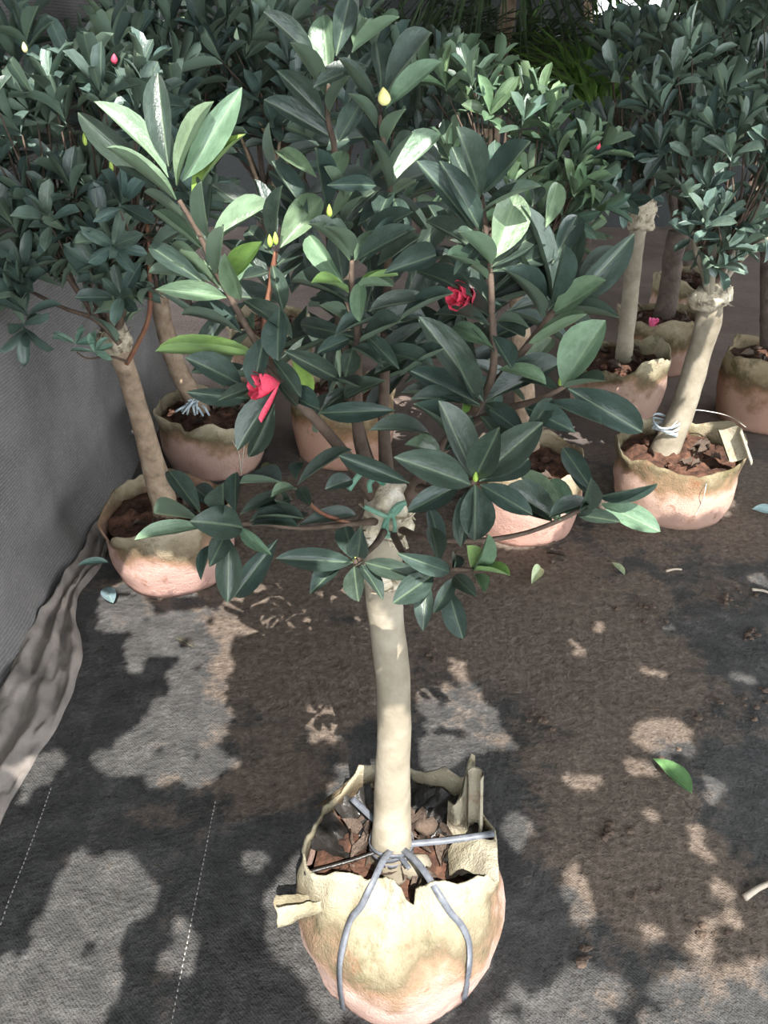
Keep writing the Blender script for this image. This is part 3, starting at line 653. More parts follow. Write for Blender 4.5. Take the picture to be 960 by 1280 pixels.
# leaves read off the photograph: per whorl a plane Y, then (base, tip, seen width, shade 0 old dark .. 4 young, last but one also painted-in light)
WH = [
 (.84, [(210,222,132,113,25,3),(211,208,193,88,33,2),(205,235,100,140,24,2),(220,250,135,183,26,3),(221,232,256,123,29,3),(228,226,302,114,22,3),(240,247,288,157,42,4),(262,300,250,225,14,2)]),
 (.845, [(255,312,190,272,20,3),(256,300,268,233,23,1),(262,306,338,254,27,3),(275,360,212,310,17,3),(258,356,183,303,24,1),(283,372,204,357,20,3),(262,352,188,332,14,1),(287,350,326,302,18,4),(290,362,318,333,18,3),(270,345,285,288,17,2),(303,376,364,406,36,2),(302,416,228,378,20,1),(318,412,308,392,16,3),(300,375,282,310,18,3),(245,290,185,232,12,1)]),
 (.885, [(350,310,402,247,34,3),(342,308,314,228,16,2),(345,306,345,236,24,1),(342,318,312,290,24,2),(335,362,283,292,18,1),(345,332,386,300,16,1),(340,352,382,312,18,1),(340,330,352,392,20,1),(336,340,300,352,16,0)]),
 (1.0, [(411,106,408,23,37,3),(420,70,438,-8,28,1),(394,76,334,12,25,1),(405,118,364,52,30,0),(412,140,432,88,25,0),(408,152,348,84,25,1),(420,176,331,120,27,1),(466,112,424,28,16,1),(440,66,499,19,14,3),(442,60,450,16,14,3),(443,60,464,24,14,3),(430,140,470,60,20,1)]),
 (.95, [(476,117,476,40,25,1),(481,120,539,39,26,1),(483,136,546,74,28,3),(468,142,425,72,24,1),(478,200,424,128,23,1),(482,182,502,130,28,1),(480,185,462,142,22,2),(455,122,424,172,26,0),(470,160,440,110,20,0)]),
 (.925, [(488,233,551,167,33,3),(488,217,508,163,27,2),(485,236,468,176,26,2),(490,240,470,262,26,1),(488,246,520,232,16,3),(492,248,505,282,26,2),(478,235,440,250,20,0)]),
 (.90, [(409,262,387,182,31,2),(412,237,430,178,26,3),(396,222,348,188,22,3),(415,272,462,233,27,3),(385,268,338,207,25,1),(378,262,336,238,20,1),(431,277,447,240,22,2),(432,287,456,256,24,2),(430,246,404,214,14,1),(470,232,420,228,14,0),(428,300,432,262,22,2),(448,282,500,250,30,2),(455,300,510,262,26,1)]),
 (.835, [(443,326,478,276,27,3),(446,326,512,283,27,1),(437,326,394,266,16,1),(440,320,414,272,18,1),(433,359,386,294,17,3),(436,366,397,337,18,4),(448,356,496,337,15,4),(446,360,491,350,14,3),(434,376,362,340,26,0),(450,352,450,402,22,3),(436,392,384,372,28,0),(472,332,532,298,28,1),(480,342,546,318,30,1),(450,330,505,268,26,0)]),
 (.835, [(617,323,650,238,47,3),(614,330,574,288,34,3),(609,348,565,311,32,3),(600,316,533,270,33,1),(612,335,668,292,20,0),(612,340,690,318,24,1)]),
 (.87, [(591,287,528,200,33,1),(602,292,556,202,26,2),(600,247,579,160,40,1),(598,252,565,188,24,1),(605,242,670,178,35,1),(603,267,662,218,38,2),(560,300,535,255,26,1),(665,258,673,222,22,1)]),
 (.84, [(612,406,544,377,20,2),(616,434,561,401,21,3),(618,392,635,373,20,2),(622,402,664,395,12,1),(620,404,656,426,22,2),(612,396,574,374,24,0),(604,502,529,396,38,1),(600,506,511,459,30,1),(600,509,504,482,22,1),(621,462,682,474,28,3),(607,502,702,452,32,1),(575,505,525,486,22,1),(546,448,510,440,26,0),(614,380,560,330,24,0),(600,300,570,340,20,0),(615,420,640,460,22,1),(617,440,590,400,24,0),(596,500,560,440,28,0),(606,505,648,530,26,1)]),
 (.86, [(690,376,663,254,27,2),(692,380,668,294,29,2),(692,374,723,278,41,1),(690,393,763,352,32,3),(696,390,802,299,22,1),(720,370,772,304,34,2),(700,392,771,386,22,1),(677,396,645,328,27,0),(682,396,642,298,22,1),(658,433,737,399,19,3),(660,462,690,422,28,3),(682,284,694,232,24,3),(690,330,726,262,28,1),(662,462,705,445,22,0),(688,380,700,300,30,0),(685,388,740,330,28,1)]),
 (.79, [(703,483,756,400,44,3),(705,485,753,469,30,1),(710,486,803,540,36,2),(686,502,752,535,26,0),(656,510,716,536,30,0),(700,490,648,470,24,1),(690,498,660,540,22,1)]),
 (.75, [(592,599,555,502,39,2),(588,606,501,571,40,2),(573,607,510,640,28,2),(594,606,594,676,41,2),(600,606,664,641,28,1),(597,599,680,527,41,2),(599,602,666,571,34,1),(594,597,629,527,36,1),(586,597,560,536,24,0),(590,608,574,682,24,2)]),
 (.80, [(612,512,652,538,24,1),(535,632,554,681,22,2),(576,622,566,676,16,2),(553,572,521,544,22,3),(540,546,474,520,22,0),(575,520,583,500,12,4),(560,545,532,500,24,1),(512,604,424,570,22,2),(590,520,560,560,24,0),(600,520,640,560,24,0)]),
 (.785, [(743,616,703,558,25,2),(700,651,648,588,40,3),(690,652,655,636,32,1),(752,630,825,662,29,3),(748,621,822,605,12,2),(722,644,772,650,18,2),(695,651,640,606,36,2),(700,649,668,618,32,1),(728,640,736,590,16,1),(715,648,690,600,26,3),(738,622,716,570,22,2),(740,628,690,640,24,1)]),
 (.72, [(441,703,346,698,28,1),(430,702,388,736,24,2),(443,700,431,658,24,1),(447,696,453,650,22,1),(456,703,521,720,24,1),(443,708,446,749,28,0),(450,706,479,740,22,1)]),
 (.70, [(542,718,488,756,32,2),(535,726,526,784,22,2),(560,735,577,798,28,1),(568,722,544,764,18,2),(568,720,588,738,20,2),(562,715,512,698,20,2),(566,712,580,702,18,3),(592,712,611,669,27,3),(592,713,636,712,15,4),(590,712,580,688,13,4),(592,718,606,740,14,3),(548,702,540,656,27,0),(566,716,572,690,18,1)]),
 (.76, [(304,660,250,648,40,1),(256,660,170,669,22,3),(250,641,211,588,27,2),(272,638,240,600,24,2),(295,640,292,588,24,1),(282,668,264,704,25,1),(286,672,285,754,32,1),(267,680,248,720,14,1),(346,675,293,746,28,1),(300,643,366,618,27,1),(312,652,362,622,24,2),(315,657,364,650,30,1),(300,604,352,601,13,1),(280,640,278,605,16,1),(300,660,330,690,14,3),(318,650,375,640,20,1),(250,650,192,640,7,2)]),
 (.80, [(374,656,443,648,23,1),(372,606,438,556,21,1),(372,612,342,608,14,3),(380,640,365,660,22,1),(356,648,350,620,16,1),(370,600,378,572,22,1),(374,610,386,628,16,2),(440,600,410,608,22,1)]),
 (.82, [(323,443,196,449,26,4),(303,482,238,446,34,2),(350,486,289,554,32,2),(312,498,237,492,15,0),(315,486,280,492,14,2),(331,420,316,482,31,1),(350,386,344,448,36,0),(340,448,376,492,20,1),(352,490,400,512,22,1),(348,480,372,508,16,2)]),
 (.86, [(454,416,532,394,25,1),(458,420,496,456,20,2),(441,421,364,402,21,1),(440,436,477,450,18,1),(436,424,400,438,19,2),(441,436,430,474,25,1),(426,476,361,440,21,1),(420,474,450,488,22,1),(431,500,471,474,24,1),(400,516,482,514,21,1),(402,514,440,480,22,1),(380,502,380,460,19,4),(430,400,400,380,20,0),(545,376,464,380,24,1),(590,372,524,324,34,0),(470,440,540,450,26,0),(500,470,560,440,26,1),(450,430,500,400,24,0),(520,430,580,420,24,0),(470,400,420,410,20,1),(500,400,560,360,26,1)]),
]
rl = random.Random(21)
def hand_leaf(Y, bx, by, tx, ty, w, s):
    Bp = at_y(bx, by, Y); dep = depth_of(Bp); Lp = math.hypot(tx-bx, ty-by)*dep/FPX
    Ln = max(Lp, rl.uniform(.078, .098)) if s < 4 else max(Lp, .065)
    o = math.sqrt(max(0, Ln*Ln-Lp*Lp)); o = min(o, .045)
    sg = -1 if ty > by-8 else (1 if rl.random() < .6 else -1)
    Tp = at_y(tx, ty, Y+sg*o)
    L = (Tp-Bp).length; wv = w*dep/FPX; W = max(wv*1.04, .26*L); roll = math.acos(min(1, wv/W))*rl.choice((-1, 1))
    up = Vector((rl.uniform(-.15, .15), -.62, .78))
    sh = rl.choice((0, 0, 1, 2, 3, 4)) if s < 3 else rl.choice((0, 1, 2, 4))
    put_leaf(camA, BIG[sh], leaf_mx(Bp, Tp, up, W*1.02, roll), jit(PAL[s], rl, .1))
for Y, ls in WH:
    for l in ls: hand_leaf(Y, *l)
# leaves further inside the crown
for i in range(105):
    cx, cy = rl.choice(((300, 330), (440, 380), (480, 260), (580, 380), (640, 340), (420, 200), (540, 300), (520, 420), (400, 440)))
    bx, by = cx+rl.gauss(0, 45), cy+rl.gauss(0, 45); a = rl.uniform(0, 6.28); d = rl.uniform(70, 100)
    if by > 520: continue
    Y = rl.uniform(.96, 1.10); Bp = at_y(bx, by, Y); Tp = at_y(bx+d*math.cos(a), by-d*.8*math.sin(a), Y+rl.uniform(-.04, .04))
    put_leaf(camA, BIG[i % 6], leaf_mx(Bp, Tp, Vector((rl.uniform(-.5, .5), -.4, .8)), rl.uniform(.026, .034), rl.uniform(-.5, .5)), jit(PAL[rl.choice((0, 1, 1, 2))], rl, .1))

# flowers and buds
def petal_mesh(mat):
    b, me = leaf_mesh('petal', 6, 2, .8, .35, -.25, .25, 0, 0); me.materials.clear(); me.materials.append(mat); me.materials.append(mat); return me
PET = petal_mesh(M_PETAL); PETP = petal_mesh(M_PINK)
def flower(root, c, axis, n, L, me, seed, open_=.6, name='flower', label=None):
    r = random.Random(seed); axis = Vector(axis).normalized(); u = axis.orthogonal().normalized(); w = axis.cross(u)
    if root is None: f = bpy.data.objects.new(name, None); C.objects.link(f); f.location = c
    else: f = bpy.data.objects.new(name, None); C.objects.link(f); f.parent = root; f.location = Vector(c)-root_loc(root); f.empty_display_size = .01
    if label: f['label'] = label
    for i in range(n):
        a = i*2.4; k = open_*(.35+.65*i/n); d = (axis*math.cos(k)+(u*math.cos(a)+w*math.sin(a))*math.sin(k)).normalized()
        put_leaf(f, me, leaf_mx(Vector(c), Vector(c)+d*L*r.uniform(.85, 1.1), axis, L*r.uniform(.5, .62), 0), (1, 1, 1, 1), 'petal')
    return f
fl = at_y(350, 478, .80)
flower(camA, fl, (-.75, -.5, .1), 12, .034, PET, 3, .85, label='half open red camellia flower')
put_leaf(camA, PET, leaf_mx(fl+Vector((0, 0, .0)), at_y(336, 528, .795), Vector((0, -1, .3)), .008, .6), (1, 1, 1, 1), 'hanging_petal')
fl = at_y(592, 372, .89)
flower(camA, fl, (-.5, -.5, .2), 10, .038, PET, 8, .95, label='red camellia flower deep among the leaves')
def bud(root, c, axis, L, r, mat, name='flower_bud'):
    axis = Vector(axis).normalized(); b = MB(); P = [Vector(c)+axis*L*t for t in (0, .12, .3, .5, .7, .86, 1)]
    b.tube(P, [r*k for k in (.35, .75, 1, .95, .7, .4, .08)], 10); return b.obj(name, mat, root)
bud(camA, at_y(481, 132, .925), (-.1, 0, 1), .017, .007, M_YELLOW)
for x, y in ((338, 305), (345, 302), (412, 268), (700, 478), (594, 598), (444, 700)): bud(camA, at_y(x, y+4, .83 if y < 480 else .745), (0, -.1, 1), .013, .003, M_GBUD, 'leaf_bud')

# ------------------------------------------------------------------ the other potted trees
LEAFPAL = {'mature': [(66, 83, 77), (82, 100, 92), (98, 117, 106), (76, 94, 86)], 'fresh': [(74, 94, 74), (92, 116, 88), (112, 138, 102), (66, 86, 74)]}
def rim_keys(seed, amp=1.0, cut=()):
    r = random.Random(seed); ks = []; a = r.uniform(0, 20)
    while a < 355:
        ks.append((a, amp*r.choice((-.03, -.012, 0, .006, .014, .03)), amp*r.choice((-.012, 0, .004, .014, .026)))); a += r.uniform(13, 30)
    return ks
def tree(name, label, c, R, h, bark, trunk, Y, ells, nros, L, pal, seed, tint=(1, 1, 1, 1), per=7, rosr=.9, keys=None, topk=.98, botk=.9, graft_r=None, branches=True, bag_on=True, young=.12):
    c = Vector((c[0], c[1], 0)); root = empty(name, c, label, 'potted tree', 'potted camellia trees behind the front one'); r = random.Random(seed)
    bo, bv = bag(root, c, R, h, keys or rim_keys(seed), seed*1.37, tint, botk, topk, 56, 14)
    soil(root, c, R*topk*.97, h-.045, seed); litter(root, c, R*.78, h-.035, 12, seed); clods(root, c, R*.75, h-.04, 10, seed+1, rmin=.008, rmax=.02)
    px_tube(root, 'trunk', bark, trunk, Y, 14, .12, 6, seed)
    tp = at_y(trunk[-1][0], trunk[-1][1], trunk[-1][3] if len(trunk[-1]) > 3 else Y); tr = trunk[-1][2]*depth_of(tp)/FPX
    if graft_r: graft(root, tp, tr*graft_r, seed*.9, 1.3, .07)
    pal = [s2l(q) for q in LEAFPAL[pal]]
    ros = []
    tot = sum(e[4] for e in ells)
    for (ex, ey, rr3, eY, wgt) in ells:
        ce = at_y(ex, ey, eY)
        for i in range(int(round(nros*wgt/tot))):
            while True:
                v = Vector((r.uniform(-1, 1), r.uniform(-1, 1), r.uniform(-1, 1)))
                if .12 < v.length < 1: break
            v = v.normalized()*v.length**.75
            p = ce+Vector((v.x*rr3[0], v.y*rr3[1], v.z*rr3[2]))
            if p.x < -.93 and p.y < 3.7: p.x = -.93+r.uniform(0, .1)
            d = (v*.75+Vector((0, -.05, .75))+Vector((r.gauss(0, .2), r.gauss(0, .2), r.gauss(0, .2)))).normalized()
            ros.append((p, d))
    leaves = []
    for p, d in ros:
        u = d.orthogonal().normalized(); w = d.cross(u); n = per+r.choice((-1, 0, 0, 1)); a0 = r.uniform(0, 6.28); yg = r.random() < young; base = r.choice(pal)
        for i in range(n):
            a = a0+i*2.4; k = math.radians(14+56*i/n+r.uniform(-9, 9)); ll = L*(.72+.4*math.sin(math.pi*(i+1)/(n+1)))*r.uniform(.8, 1.12)
            y = d*math.cos(k)+(u*math.cos(a)+w*math.sin(a))*math.sin(k); B = p-d*(.006*i)
            col = jit(tuple(1.5*x for x in base) if yg and i < n//2 else base if r.random() < .6 else r.choice(pal), r, .16)
            if (B+y*ll).x < -.945-.05*B.z and B.y < 3.7: continue
            leaves.append((B, leaf_mx(B, B+y*ll, d, ll*r.uniform(.29, .37), r.uniform(-.3, .3)), r.randrange(6), col))
    leaves.sort(key=lambda q: (q[0]-CAMP).length)
    for B, M, k, col in leaves[:290]: put_leaf(root, SMALL[k], M, col)
    if len(leaves) > 290:
        b = MB()
        for B, M, k, col in leaves[290:]:
            mb = SMB[k][0]; b.add([M @ Vector(v) for v in mb.v], mb.f); b.m[-len(mb.f):] = mb.m
        o = b.obj('inner_foliage', [M_LEAF, M_UNDER], root); o.color = (*[sum(q[k] for q in pal)/len(pal) for k in range(3)], 1); tag(o, 'leaves further inside and behind in the crown', kind='stuff')
    if branches:
        groups = {}
        for p, d in ros:
            a = int((math.atan2(p.y-tp.y, p.x-tp.x)+math.pi)/(2*math.pi)*5.999); groups.setdefault(a, []).append(p-d*.04)
        for a, ps in groups.items():
            cen = sum(ps, Vector())/len(ps); k1 = tp.lerp(cen, .45)+Vector((0, 0, -.02)); b = MB()
            b.tube([Vector(q) for q in spline([tuple(tp), tuple(k1), tuple(cen)], 4)], [tr*.42-(tr*.42-.004)*i/8 for i in range(9)], 7, .15)
            for p in ps[:14]:
                m0 = k1.lerp(cen, r.uniform(0, .9)); md = m0.lerp(p, .5)+Vector((r.gauss(0, .01), r.gauss(0, .01), -.015)); b.tube([m0, md, p], [.004, .003, .0018], 5, 0)
            b.obj('branch', M_TWIG if bark is not M_BARKD else M_BARKD, root)
    return root, bv
def shift(px, py, z): return at_z(px, py, z)

# left tree beside the net wall
tB, bvB = tree('potted_camellia', 'camellia tree in a pinkish bag against the net wall, its trunk leaning wallward', (-.655, 2.085), .19, .225, M_BARK2,
     [(212, 650, 17), (200, 612, 16), (186, 560, 14), (172, 510, 13), (160, 470, 13), (152, 445, 14), (144, 425, 13)], 2.09,
     [(110, 205, (.31, .22, .25), 2.05, 5), (70, 320, (.28, .16, .12), 2.0, 1.8), (40, 370, (.22, .14, .10), 1.98, .9), (170, 330, (.12, .15, .12), 2.05, 1), (60, 90, (.22, .15, .10), 2.1, 1), (180, 110, (.12, .15, .12), 2.1, .7)], 128, .098, 'mature', 31, (1.0, .93, .92, 1),
     keys=[(20, .006, 0), (60, -.01, 0), (110, .02, .01), (150, .012, .006), (180, .004, 0), (205, -.012, .02), (222, -.055, .012), (238, -.01, .016), (255, .004, 0), (300, .01, 0), (340, .02, .012)], graft_r=1.15)
for sx_, sy_ in ((95, 430), (118, 440)):                     # low sprig by the wall
    p = at_y(sx_, sy_, 2.0)
    for i in range(6):
        a = rl.uniform(0, 6.28); q = p+Vector((math.cos(a), -.2, .5+math.sin(a)*.5)).normalized()*.06; put_leaf(tB, SMALL[i % 6], leaf_mx(p, q, Vector((0, -.6, .8)), .018, .2), jit(s2l((110, 140, 124)), rl))
px_tube(tB, 'branch', M_SHOOT, [(158, 455, 3), (172, 430, 3), (186, 395, 3), (187, 340, 3), (184, 280, 2.5)], 2.05, 7)
px_tube(tB, 'branch', M_TWIG, [(150, 430, 4), (120, 400, 3), (80, 385, 2.5), (30, 360, 2)], 2.02, 7)
px_tube(tB, 'branch', M_TWIG, [(160, 452, 2), (138, 446, 1.6), (110, 448, 1.2), (96, 440, 1)], 2.0, 6)
bud(tB, at_y(143, 80, 1.95), (.2, -.2, 1), .02, .007, M_PETAL); bud(tB, at_y(32, 66, 1.95), (0, 0, 1), .02, .006, M_YELLOW)
for x, y in ((107, 182), (142, 182), (140, 215)): bud(tB, at_y(x, y, 1.9), (0, 0, 1), .025, .005, M_GBUD, 'leaf_bud')

tC, bvC = tree('potted_camellia', 'camellia tree in a mossy bag behind the pinkish bag, white tie at trunk foot', (-.655, 2.80), .20, .245, M_BARK2,
     [(252, 520, 14), (240, 495, 13), (222, 460, 12), (210, 425, 12), (203, 395, 11), (198, 360, 11)], 2.82,
     [(170, 150, (.38, .25, .30), 2.85, 5), (240, 90, (.25, .22, .22), 2.9, 3)], 60, .11, 'mature', 47, (1.0, .96, .92, 1), botk=.84, branches=True)
b = MB(); rr = random.Random(4)
for k in range(12):
    p = at_y(245+rr.uniform(-6, 8), 503+rr.uniform(-6, 6), 2.75); q = p+Vector((rr.uniform(-.07, .05), rr.uniform(-.05, .0), rr.uniform(-.05, .02))); b.ribbon([p, p.lerp(q, .5)+Vector((0, 0, .01)), q], [Vector((0, -.7, .7))]*3, .008, .001)
b.obj('trunk_tie', M_BLUETIE, tC)
def string_on(root, bv, pts, r=.0014):
    P = [on_bag(x, y, bv, .003) for x, y in pts]; P = [p[0] for p in P if p]
    if len(P) > 2:
        b = MB(); P = spline([tuple(p) for p in P], 5); b.tube(P, [r]*len(P), 5); b.obj('string', M_STRING, root)
string_on(tC, bvC, [(283, 534), (290, 550), (298, 566), (300, 585), (302, 595)]); string_on(tC, bvC, [(305, 555), (303, 570), (301, 590)])

tD, bvD = tree('potted_camellia', 'camellia tree in a smooth orange bag straight behind the front trunk', (-.16, 2.90), .20, .27, M_BARK2,
     [(440, 500, 13), (436, 440, 12), (430, 380, 11), (425, 320, 11)], 2.92,
     [(330, 75, (.34, .26, .26), 2.95, 4), (480, 150, (.30, .25, .26), 2.9, 4), (550, 150, (.16, .2, .14), 2.95, 1.2)], 78, .108, 'mature', 53, (1.04, .92, .80, 1), botk=.9)
tE, bvE = tree('potted_camellia', 'camellia tree with fresh pale shoots in a bag half hidden by the front crown', (.475, 2.35), .185, .25, M_BARK2,
     [(660, 560, 15), (655, 480, 13), (650, 400, 12), (648, 360, 12)], 2.36,
     [(640, 215, (.24, .22, .22), 2.35, 5), (700, 230, (.14, .16, .16), 2.3, 2), (590, 130, (.16, .16, .14), 2.4, 1.5)], 76, .092, 'fresh', 61, (1.04, .93, .88, 1), young=.3)
bud(tE, at_y(747, 187, 2.2), (0, 0, 1), .02, .007, M_PETAL)
tF, bvF = tree('potted_camellia', 'camellia tree in a pale bag tied with string, thick bent trunk and open crown', (1.02, 2.475), .205, .235, M_BARK,
     [(826, 575, 18), (838, 548, 17), (852, 515, 16), (866, 470, 15), (878, 430, 15), (886, 395, 16), (888, 372, 15)], 2.5,
     [(935, 205, (.24, .2, .24), 2.45, 5), (890, 290, (.13, .14, .10), 2.4, 1.6), (860, 130, (.14, .14, .16), 2.5, 1.5)], 66, .09, 'mature', 71, (1.05, 1.02, .95, 1), botk=.9,
     keys=[(5, .02, .02), (30, .035, .03), (55, .0, .0), (85, .004, 0), (120, .01, 0), (150, .0, .01), (175, .012, .014), (200, -.02, .016), (225, .0, -.004), (262, -.024, -.008), (300, -.012, 0), (335, .008, .01)], graft_r=1.15)
for q in ([(886, 368, 5), (880, 340, 5), (870, 310, 4), (862, 270, 3)], [(888, 366, 6), (890, 330, 5), (892, 280, 4), (896, 220, 3)], [(893, 366, 5), (906, 335, 5), (922, 300, 4), (930, 250, 3)], [(897, 362, 4), (925, 325, 4), (955, 300, 3), (985, 290, 3)], [(895, 362, 4), (905, 320, 3), (940, 250, 3), (958, 190, 2)]):
    px_tube(tF, 'branch', M_BARK, q, 2.47, 8)
string_on(tF, bvF, [(850, 552), (865, 572), (881, 592), (882, 605), (876, 630), (868, 645)])
b = MB(); P = spline([tuple(at_y(x, y, Y)) for x, y, Y in ((838, 535, 2.44), (862, 514, 2.5), (890, 515, 2.55), (915, 522, 2.5), (932, 534, 2.4))], 6); b.tube(P, [.0016]*len(P), 5); b.obj('string', M_STRING, tF)
b = MB()
for k in range(4):
    cc = at_y(838, 540-k*3, 2.47); b.ribbon([(cc.x+.05*math.cos(t), cc.y+.03+.05*math.sin(t), cc.z+.01*math.sin(t*2+k)) for t in [i/16*6.28 for i in range(17)]], [Vector((math.cos(t), math.sin(t), .1)) for t in [i/16*6.28 for i in range(17)]], .009, .001)
b.obj('trunk_tie', M_BLUETIE, tF)
def ear_F(u, v):
    p = at_y(908, 535, 2.36).lerp(at_y(922, 575, 2.33), v); a = -.6+3.6*u
    return p+Vector((math.cos(a)*.035, math.sin(a)*.03-.02, .012*math.sin(u*7)))
sheet(ear_F, 12, 8, tF)
tG, bvG = tree('potted_camellia', 'camellia tree in a mossy bag behind the string-tied bag, thin straight pale trunk', (1.03, 3.33), .205, .25, M_BARK,
     [(780, 452, 11), (782, 420, 10), (788, 370, 10), (793, 320, 10), (798, 285, 11), (803, 262, 13), (808, 248, 13)], 3.35,
     [(815, 140, (.36, .3, .30), 3.4, 5), (800, 215, (.25, .2, .12), 3.3, 1.5)], 76, .115, 'mature', 83, (.95, .93, .88, 1), keys=rim_keys(5, 1.3))
graft(tG, at_y(802, 268, 3.35), .042, 6.1, 1.3, .12)
tH, bvH = tree('potted_camellia', 'camellia tree with a rough dark trunk and a pink bloom on its soil', (1.37, 3.87), .20, .27, M_BARKD,
     [(826, 412, 14), (832, 385, 13), (838, 350, 12), (842, 315, 12), (848, 290, 13)], 3.9,
     [(870, 130, (.34, .3, .3), 3.95, 5)], 50, .125, 'mature', 91, (.88, .82, .76, 1))
tI, bvI = tree('potted_camellia', 'camellia tree in a wide brown bag to the side of the string-tied bag', (1.66, 3.22), .215, .30, M_BARKD,
     [(962, 430, 12), (962, 380, 11), (962, 320, 11), (960, 270, 11)], 3.22,
     [(965, 110, (.36, .3, .36), 3.3, 5)], 50, .12, 'mature', 97, (.9, .80, .70, 1))
tJ, bvJ = tree('potted_camellia', 'tall camellia tree with bright green tips rising behind the thin-trunked and rough-trunked trees', (1.75, 4.6), .2, .27, M_BARKD,
     [(858, 330, 10), (862, 280, 9), (866, 220, 9)], 4.62,
     [(840, 20, (.34, .3, .25), 4.6, 3), (930, 15, (.4, .3, .22), 4.6, 3)], 44, .15, 'fresh', 101, (.92, .88, .82, 1))
tK, bvK = tree('potted_camellia', 'camellia tree standing furthest back along the net wall', (-.55, 3.75), .2, .27, M_BARKD,
     [(330, 330, 10), (330, 280, 9), (330, 240, 9)], 3.77,
     [(250, 40, (.42, .28, .28), 3.8, 4), (380, 60, (.3, .25, .25), 3.8, 2)], 52, .125, 'mature', 107, (.94, .88, .82, 1))
# grey weathered branches in the gap below the back crown
for q in ([(330, 260, 3), (345, 215, 3), (338, 180, 2), (322, 150, 2)], [(335, 255, 3), (355, 210, 2.4), (372, 180, 2)], [(330, 250, 3), (312, 200, 2.4), (300, 170, 2)], [(352, 240, 2), (348, 190, 2), (356, 150, 1.6)]):
    px_tube(tD, 'branch', M_BARK2, q, 2.75, 7)

# pink bloom lying on the soil by the rough dark trunk
fp = at_z(812, 408, .262)
f = flower(None, fp, (.2, -.5, .8), 9, .05, PETP, 5, 1.0, 'fallen_flower'); tag(f, 'pink camellia bloom dropped on the soil by the rough dark trunk', 'flower')

# ------------------------------------------------------------------ strappy plants in the dark behind
def mat_blade(name, c1, c2):
    return simple(name, c1, c2, 5, .45, 0, spec=.4)
M_BL1 = mat_blade('blade_dark', (52, 66, 46), (84, 102, 70)); M_BL2 = mat_blade('blade_bright', (72, 112, 46), (112, 150, 72))
def tuft(px, py, Y, n, L, mat, label, seed, z=None, wid=.022, droop=.6, trunk=None, spread=.75, name='strappy_plant'):
    r = random.Random(seed); c = at_y(px, py, Y); c.z = c.z if z is None else z
    root = empty(name, (c.x, c.y, 0), label, 'plant', 'strappy plants in the shade behind the trees'); b = MB()
    for i in range(n):
        a = r.uniform(0, 6.28); k = r.uniform(.05, spread); d = Vector((math.cos(a)*math.sin(k), math.sin(a)*math.sin(k), math.cos(k))); l = L*r.uniform(.6, 1.15)
        P = []; w = []; base = c+Vector((r.gauss(0, .04), r.gauss(0, .04), 0))
        hd = Vector((math.cos(a), math.sin(a), 0)); sd = Vector((-math.sin(a), math.cos(a), 0))
        vs_ = []
        for j in range(7):
            t = j/6; p = base+d*l*t+hd*l*.25*t*t-Vector((0, 0, droop*l*t*t*r.uniform(.8, 1.1)))
            p.z = max(p.z, .01); ww = wid*(.55+1.2*t-1.7*t*t)*.8+.001; vs_ += [p-sd*ww, p+Vector((0, 0, -.006)), p+sd*ww]
        fs_ = []
        for j in range(6):
            fs_ += [(j*3, j*3+1, j*3+4, j*3+3), (j*3+1, j*3+2, j*3+5, j*3+4)]
        b.add(vs_, fs_)
    tag(b.obj('blades', mat, root), 'long narrow arching leaf blades', kind='stuff')
    if trunk: px_tube(root, 'stem', M_BARK2, trunk, Y, 10, .2)
    else: q = MB(); q.tube([(c.x, c.y, 0), (c.x+.03, c.y, c.z*.5), (c.x, c.y, c.z+.03)], [.04, .035, .04], 10, .2); q.obj('stem', M_BARKD, root)
    return root
tuft(742, 175, 5.0, 130, .95, M_BL2, 'bright green strappy clump at the edge of the open ground', 3, None, .022, .45, spread=.55)
tuft(520, 130, 5.2, 260, .95, M_BL1, 'dark strappy clump straight behind the front tree', 5, None, .017, .5, spread=.9)
tuft(205, 170, 4.9, 130, 1.0, M_BL1, 'dark strappy clump by the end of the net wall', 6, None, .018, .5)
tuft(640, 130, 5.9, 260, 1.0, M_BL1, 'dark strappy clump at the foot of the ringed stem', 8, None, .018, .5, spread=.9)
tuft(628, -60, 5.3, 110, .85, M_BL1, 'screw-pine-like plant on a ringed pinkish stem with hanging blades', 9, None, .02, 1.3, [(608, 330, 13), (612, 190, 12), (618, 130, 11), (626, 70, 10), (634, 20, 10), (638, -45, 9)], 1.5)
tuft(735, -40, 6.4, 40, .5, M_BL2, 'bright hanging blades of a small strappy plant on a thin stem', 10, None, .03, 1.2, [(738, 260, 5), (737, 150, 5), (736, 60, 5), (735, 10, 5), (732, -40, 5)], 1.4)
tuft(905, 150, 6.2, 110, 1.0, M_BL1, 'dark strappy clump far behind the rough dark trunk', 12, None, .02, .5)

# ------------------------------------------------------------------ things lying on the ground
def fallen(px, py, ang, Lpx, wpx, col, label, me=None, lift=.006, seed=0):
    p = at_z(px, py); dep = depth_of(p); fs = 1/math.sqrt(math.cos(ang)**2+(.6*math.sin(ang))**2); L = Lpx*dep/FPX*fs; w = wpx*dep/FPX*(1.6/fs)
    d = Vector((math.cos(ang), math.sin(ang), 0)); o = bpy.data.objects.new('fallen_leaf', me or BIG[2 if seed % 2 else 0]); C.objects.link(o)
    B = p-d*L/2; B.z = floor_z(p.x, p.y)+lift; T = B+d*L; T.z += .004
    o.matrix_basis = leaf_mx(B, T, Vector((.1, -.25, 1)), w, 0); o.color = rgba(col); tag(o, label, 'leaf')
fallen(137, 749, -1.0, 26, 15, (106, 126, 130), 'small blue-green leaf lying face up beside the pink bag', lift=.016, seed=2)
fallen(670, 723, 1.1, 26, 13, (176, 190, 148), 'pale leaf showing its underside on the mud before the half hidden bag', seed=1)
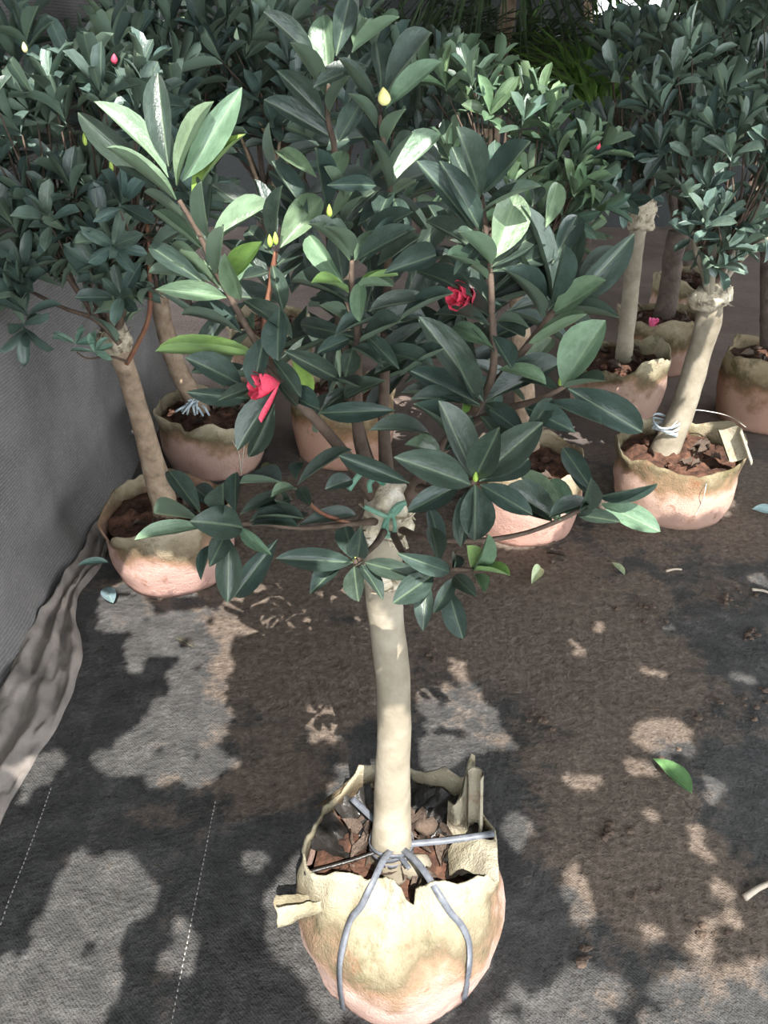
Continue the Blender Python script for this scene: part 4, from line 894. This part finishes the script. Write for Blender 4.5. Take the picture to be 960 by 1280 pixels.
fallen(772, 713, -1.2, 18, 9, (170, 186, 150), 'tiny pale leaf on the mud before the string-tied bag', seed=2)
fallen(839, 972, -1.05, 46, 17, (100, 136, 88), 'fresh green leaf lying on the sunlit ground', seed=3)
fallen(231, 804, -.6, 26, 9, (66, 62, 56), 'dark shrivelled leaf on the dusty ground in front of the pink bag', seed=4)
fallen(905, 608, 1.4, 16, 12, (52, 74, 62), 'dark leaf on the earth beside the string-tied bag', seed=5)
fallen(120, 722, .2, 36, 8, (92, 122, 112), 'narrow leaf wedged between the folded cloth and the pink bag', lift=.05, seed=2)
fallen(952, 640, -.4, 22, 10, (150, 178, 180), 'pale bluish leaf on the earth to the side of the string-tied bag', seed=1)
fallen(334, 588, .6, 18, 12, (72, 74, 52), 'olive brown leaf on the earth between the mossy and orange bags', seed=0)
fallen(695, 696, -.1, 24, 8, (136, 126, 104), 'dry curled leaf beside the half hidden bag', DEAD[0], seed=0)
def stick(p0, p1, r, label, mat=M_STICK):
    A_ = at_z(*p0); B_ = at_z(*p1); A_.z = floor_z(A_.x, A_.y)+r; B_.z = floor_z(B_.x, B_.y)+r; b = MB()
    m = A_.lerp(B_, .5)+Vector((.004, .004, .002)); P = spline([tuple(A_), tuple(m), tuple(B_)], 4); b.tube(P, [r*(1-.35*i/(len(P)-1)) for i in range(len(P))], 7, .2)
    tag(b.obj('stick', mat), label, 'stick')
stick((930, 1124), (966, 1104), .007, 'short pale stick lying in the sun at the ground edge')
stick((940, 737), (966, 744), .005, 'pale broken stick among clods of mud')
stick((806, 887), (838, 893), .002, 'thin dry twig on the ground cloth', M_TWIG)
stick((832, 714), (852, 712), .004, 'small pale chip of wood on the mud')
rc = random.Random(17)
GC = 'mud clods'
CL = ['on bare brown mud, in the clump before the string-tied bag', 'in the largest heap by the ground edge', 'beside the largest heap of clods', 'around the pale broken stick', 'on grey cloth beside the front trunk', 'between the broken stick and the heap of clods', 'beside the sunlit patch near the front bag', 'next to the short pale stick in the sun', 'around the fresh green fallen leaf', 'alone on brown mud beside the front bag', 'on dark cloth between sunlit spots', 'behind the front trunk', 'in the shade of the front crown', 'at the foot of the half hidden bag']
for ci, (cx, cy, n, sp) in enumerate(((800, 765, 7, 16), (945, 885, 9, 16), (890, 890, 5, 14), (925, 750, 9, 18), (665, 900, 6, 14), (940, 790, 6, 14), (735, 1190, 6, 12), (890, 1170, 5, 12), (830, 950, 6, 14), (765, 1045, 4, 10), (815, 1110, 4, 10), (540, 830, 4, 20), (430, 790, 5, 20), (700, 690, 4, 20))):
    for i in range(n):
        x, y = cx+rc.gauss(0, sp), cy+rc.gauss(0, sp*.7); p = at_z(x, y); k = rc.uniform(.004, .011); b = MB()
        b.blob((0, 0, 0), k, k*rc.uniform(.6, 1), k*.55, rc.uniform(0, 90), .35); o = b.obj('mud_clod', M_CLOD, smooth_=False); o.location = (p.x, p.y, floor_z(p.x, p.y)+k*.4)
        tag(o, 'small dark clod of mud '+CL[ci], 'clod', GC+' '+CL[ci])
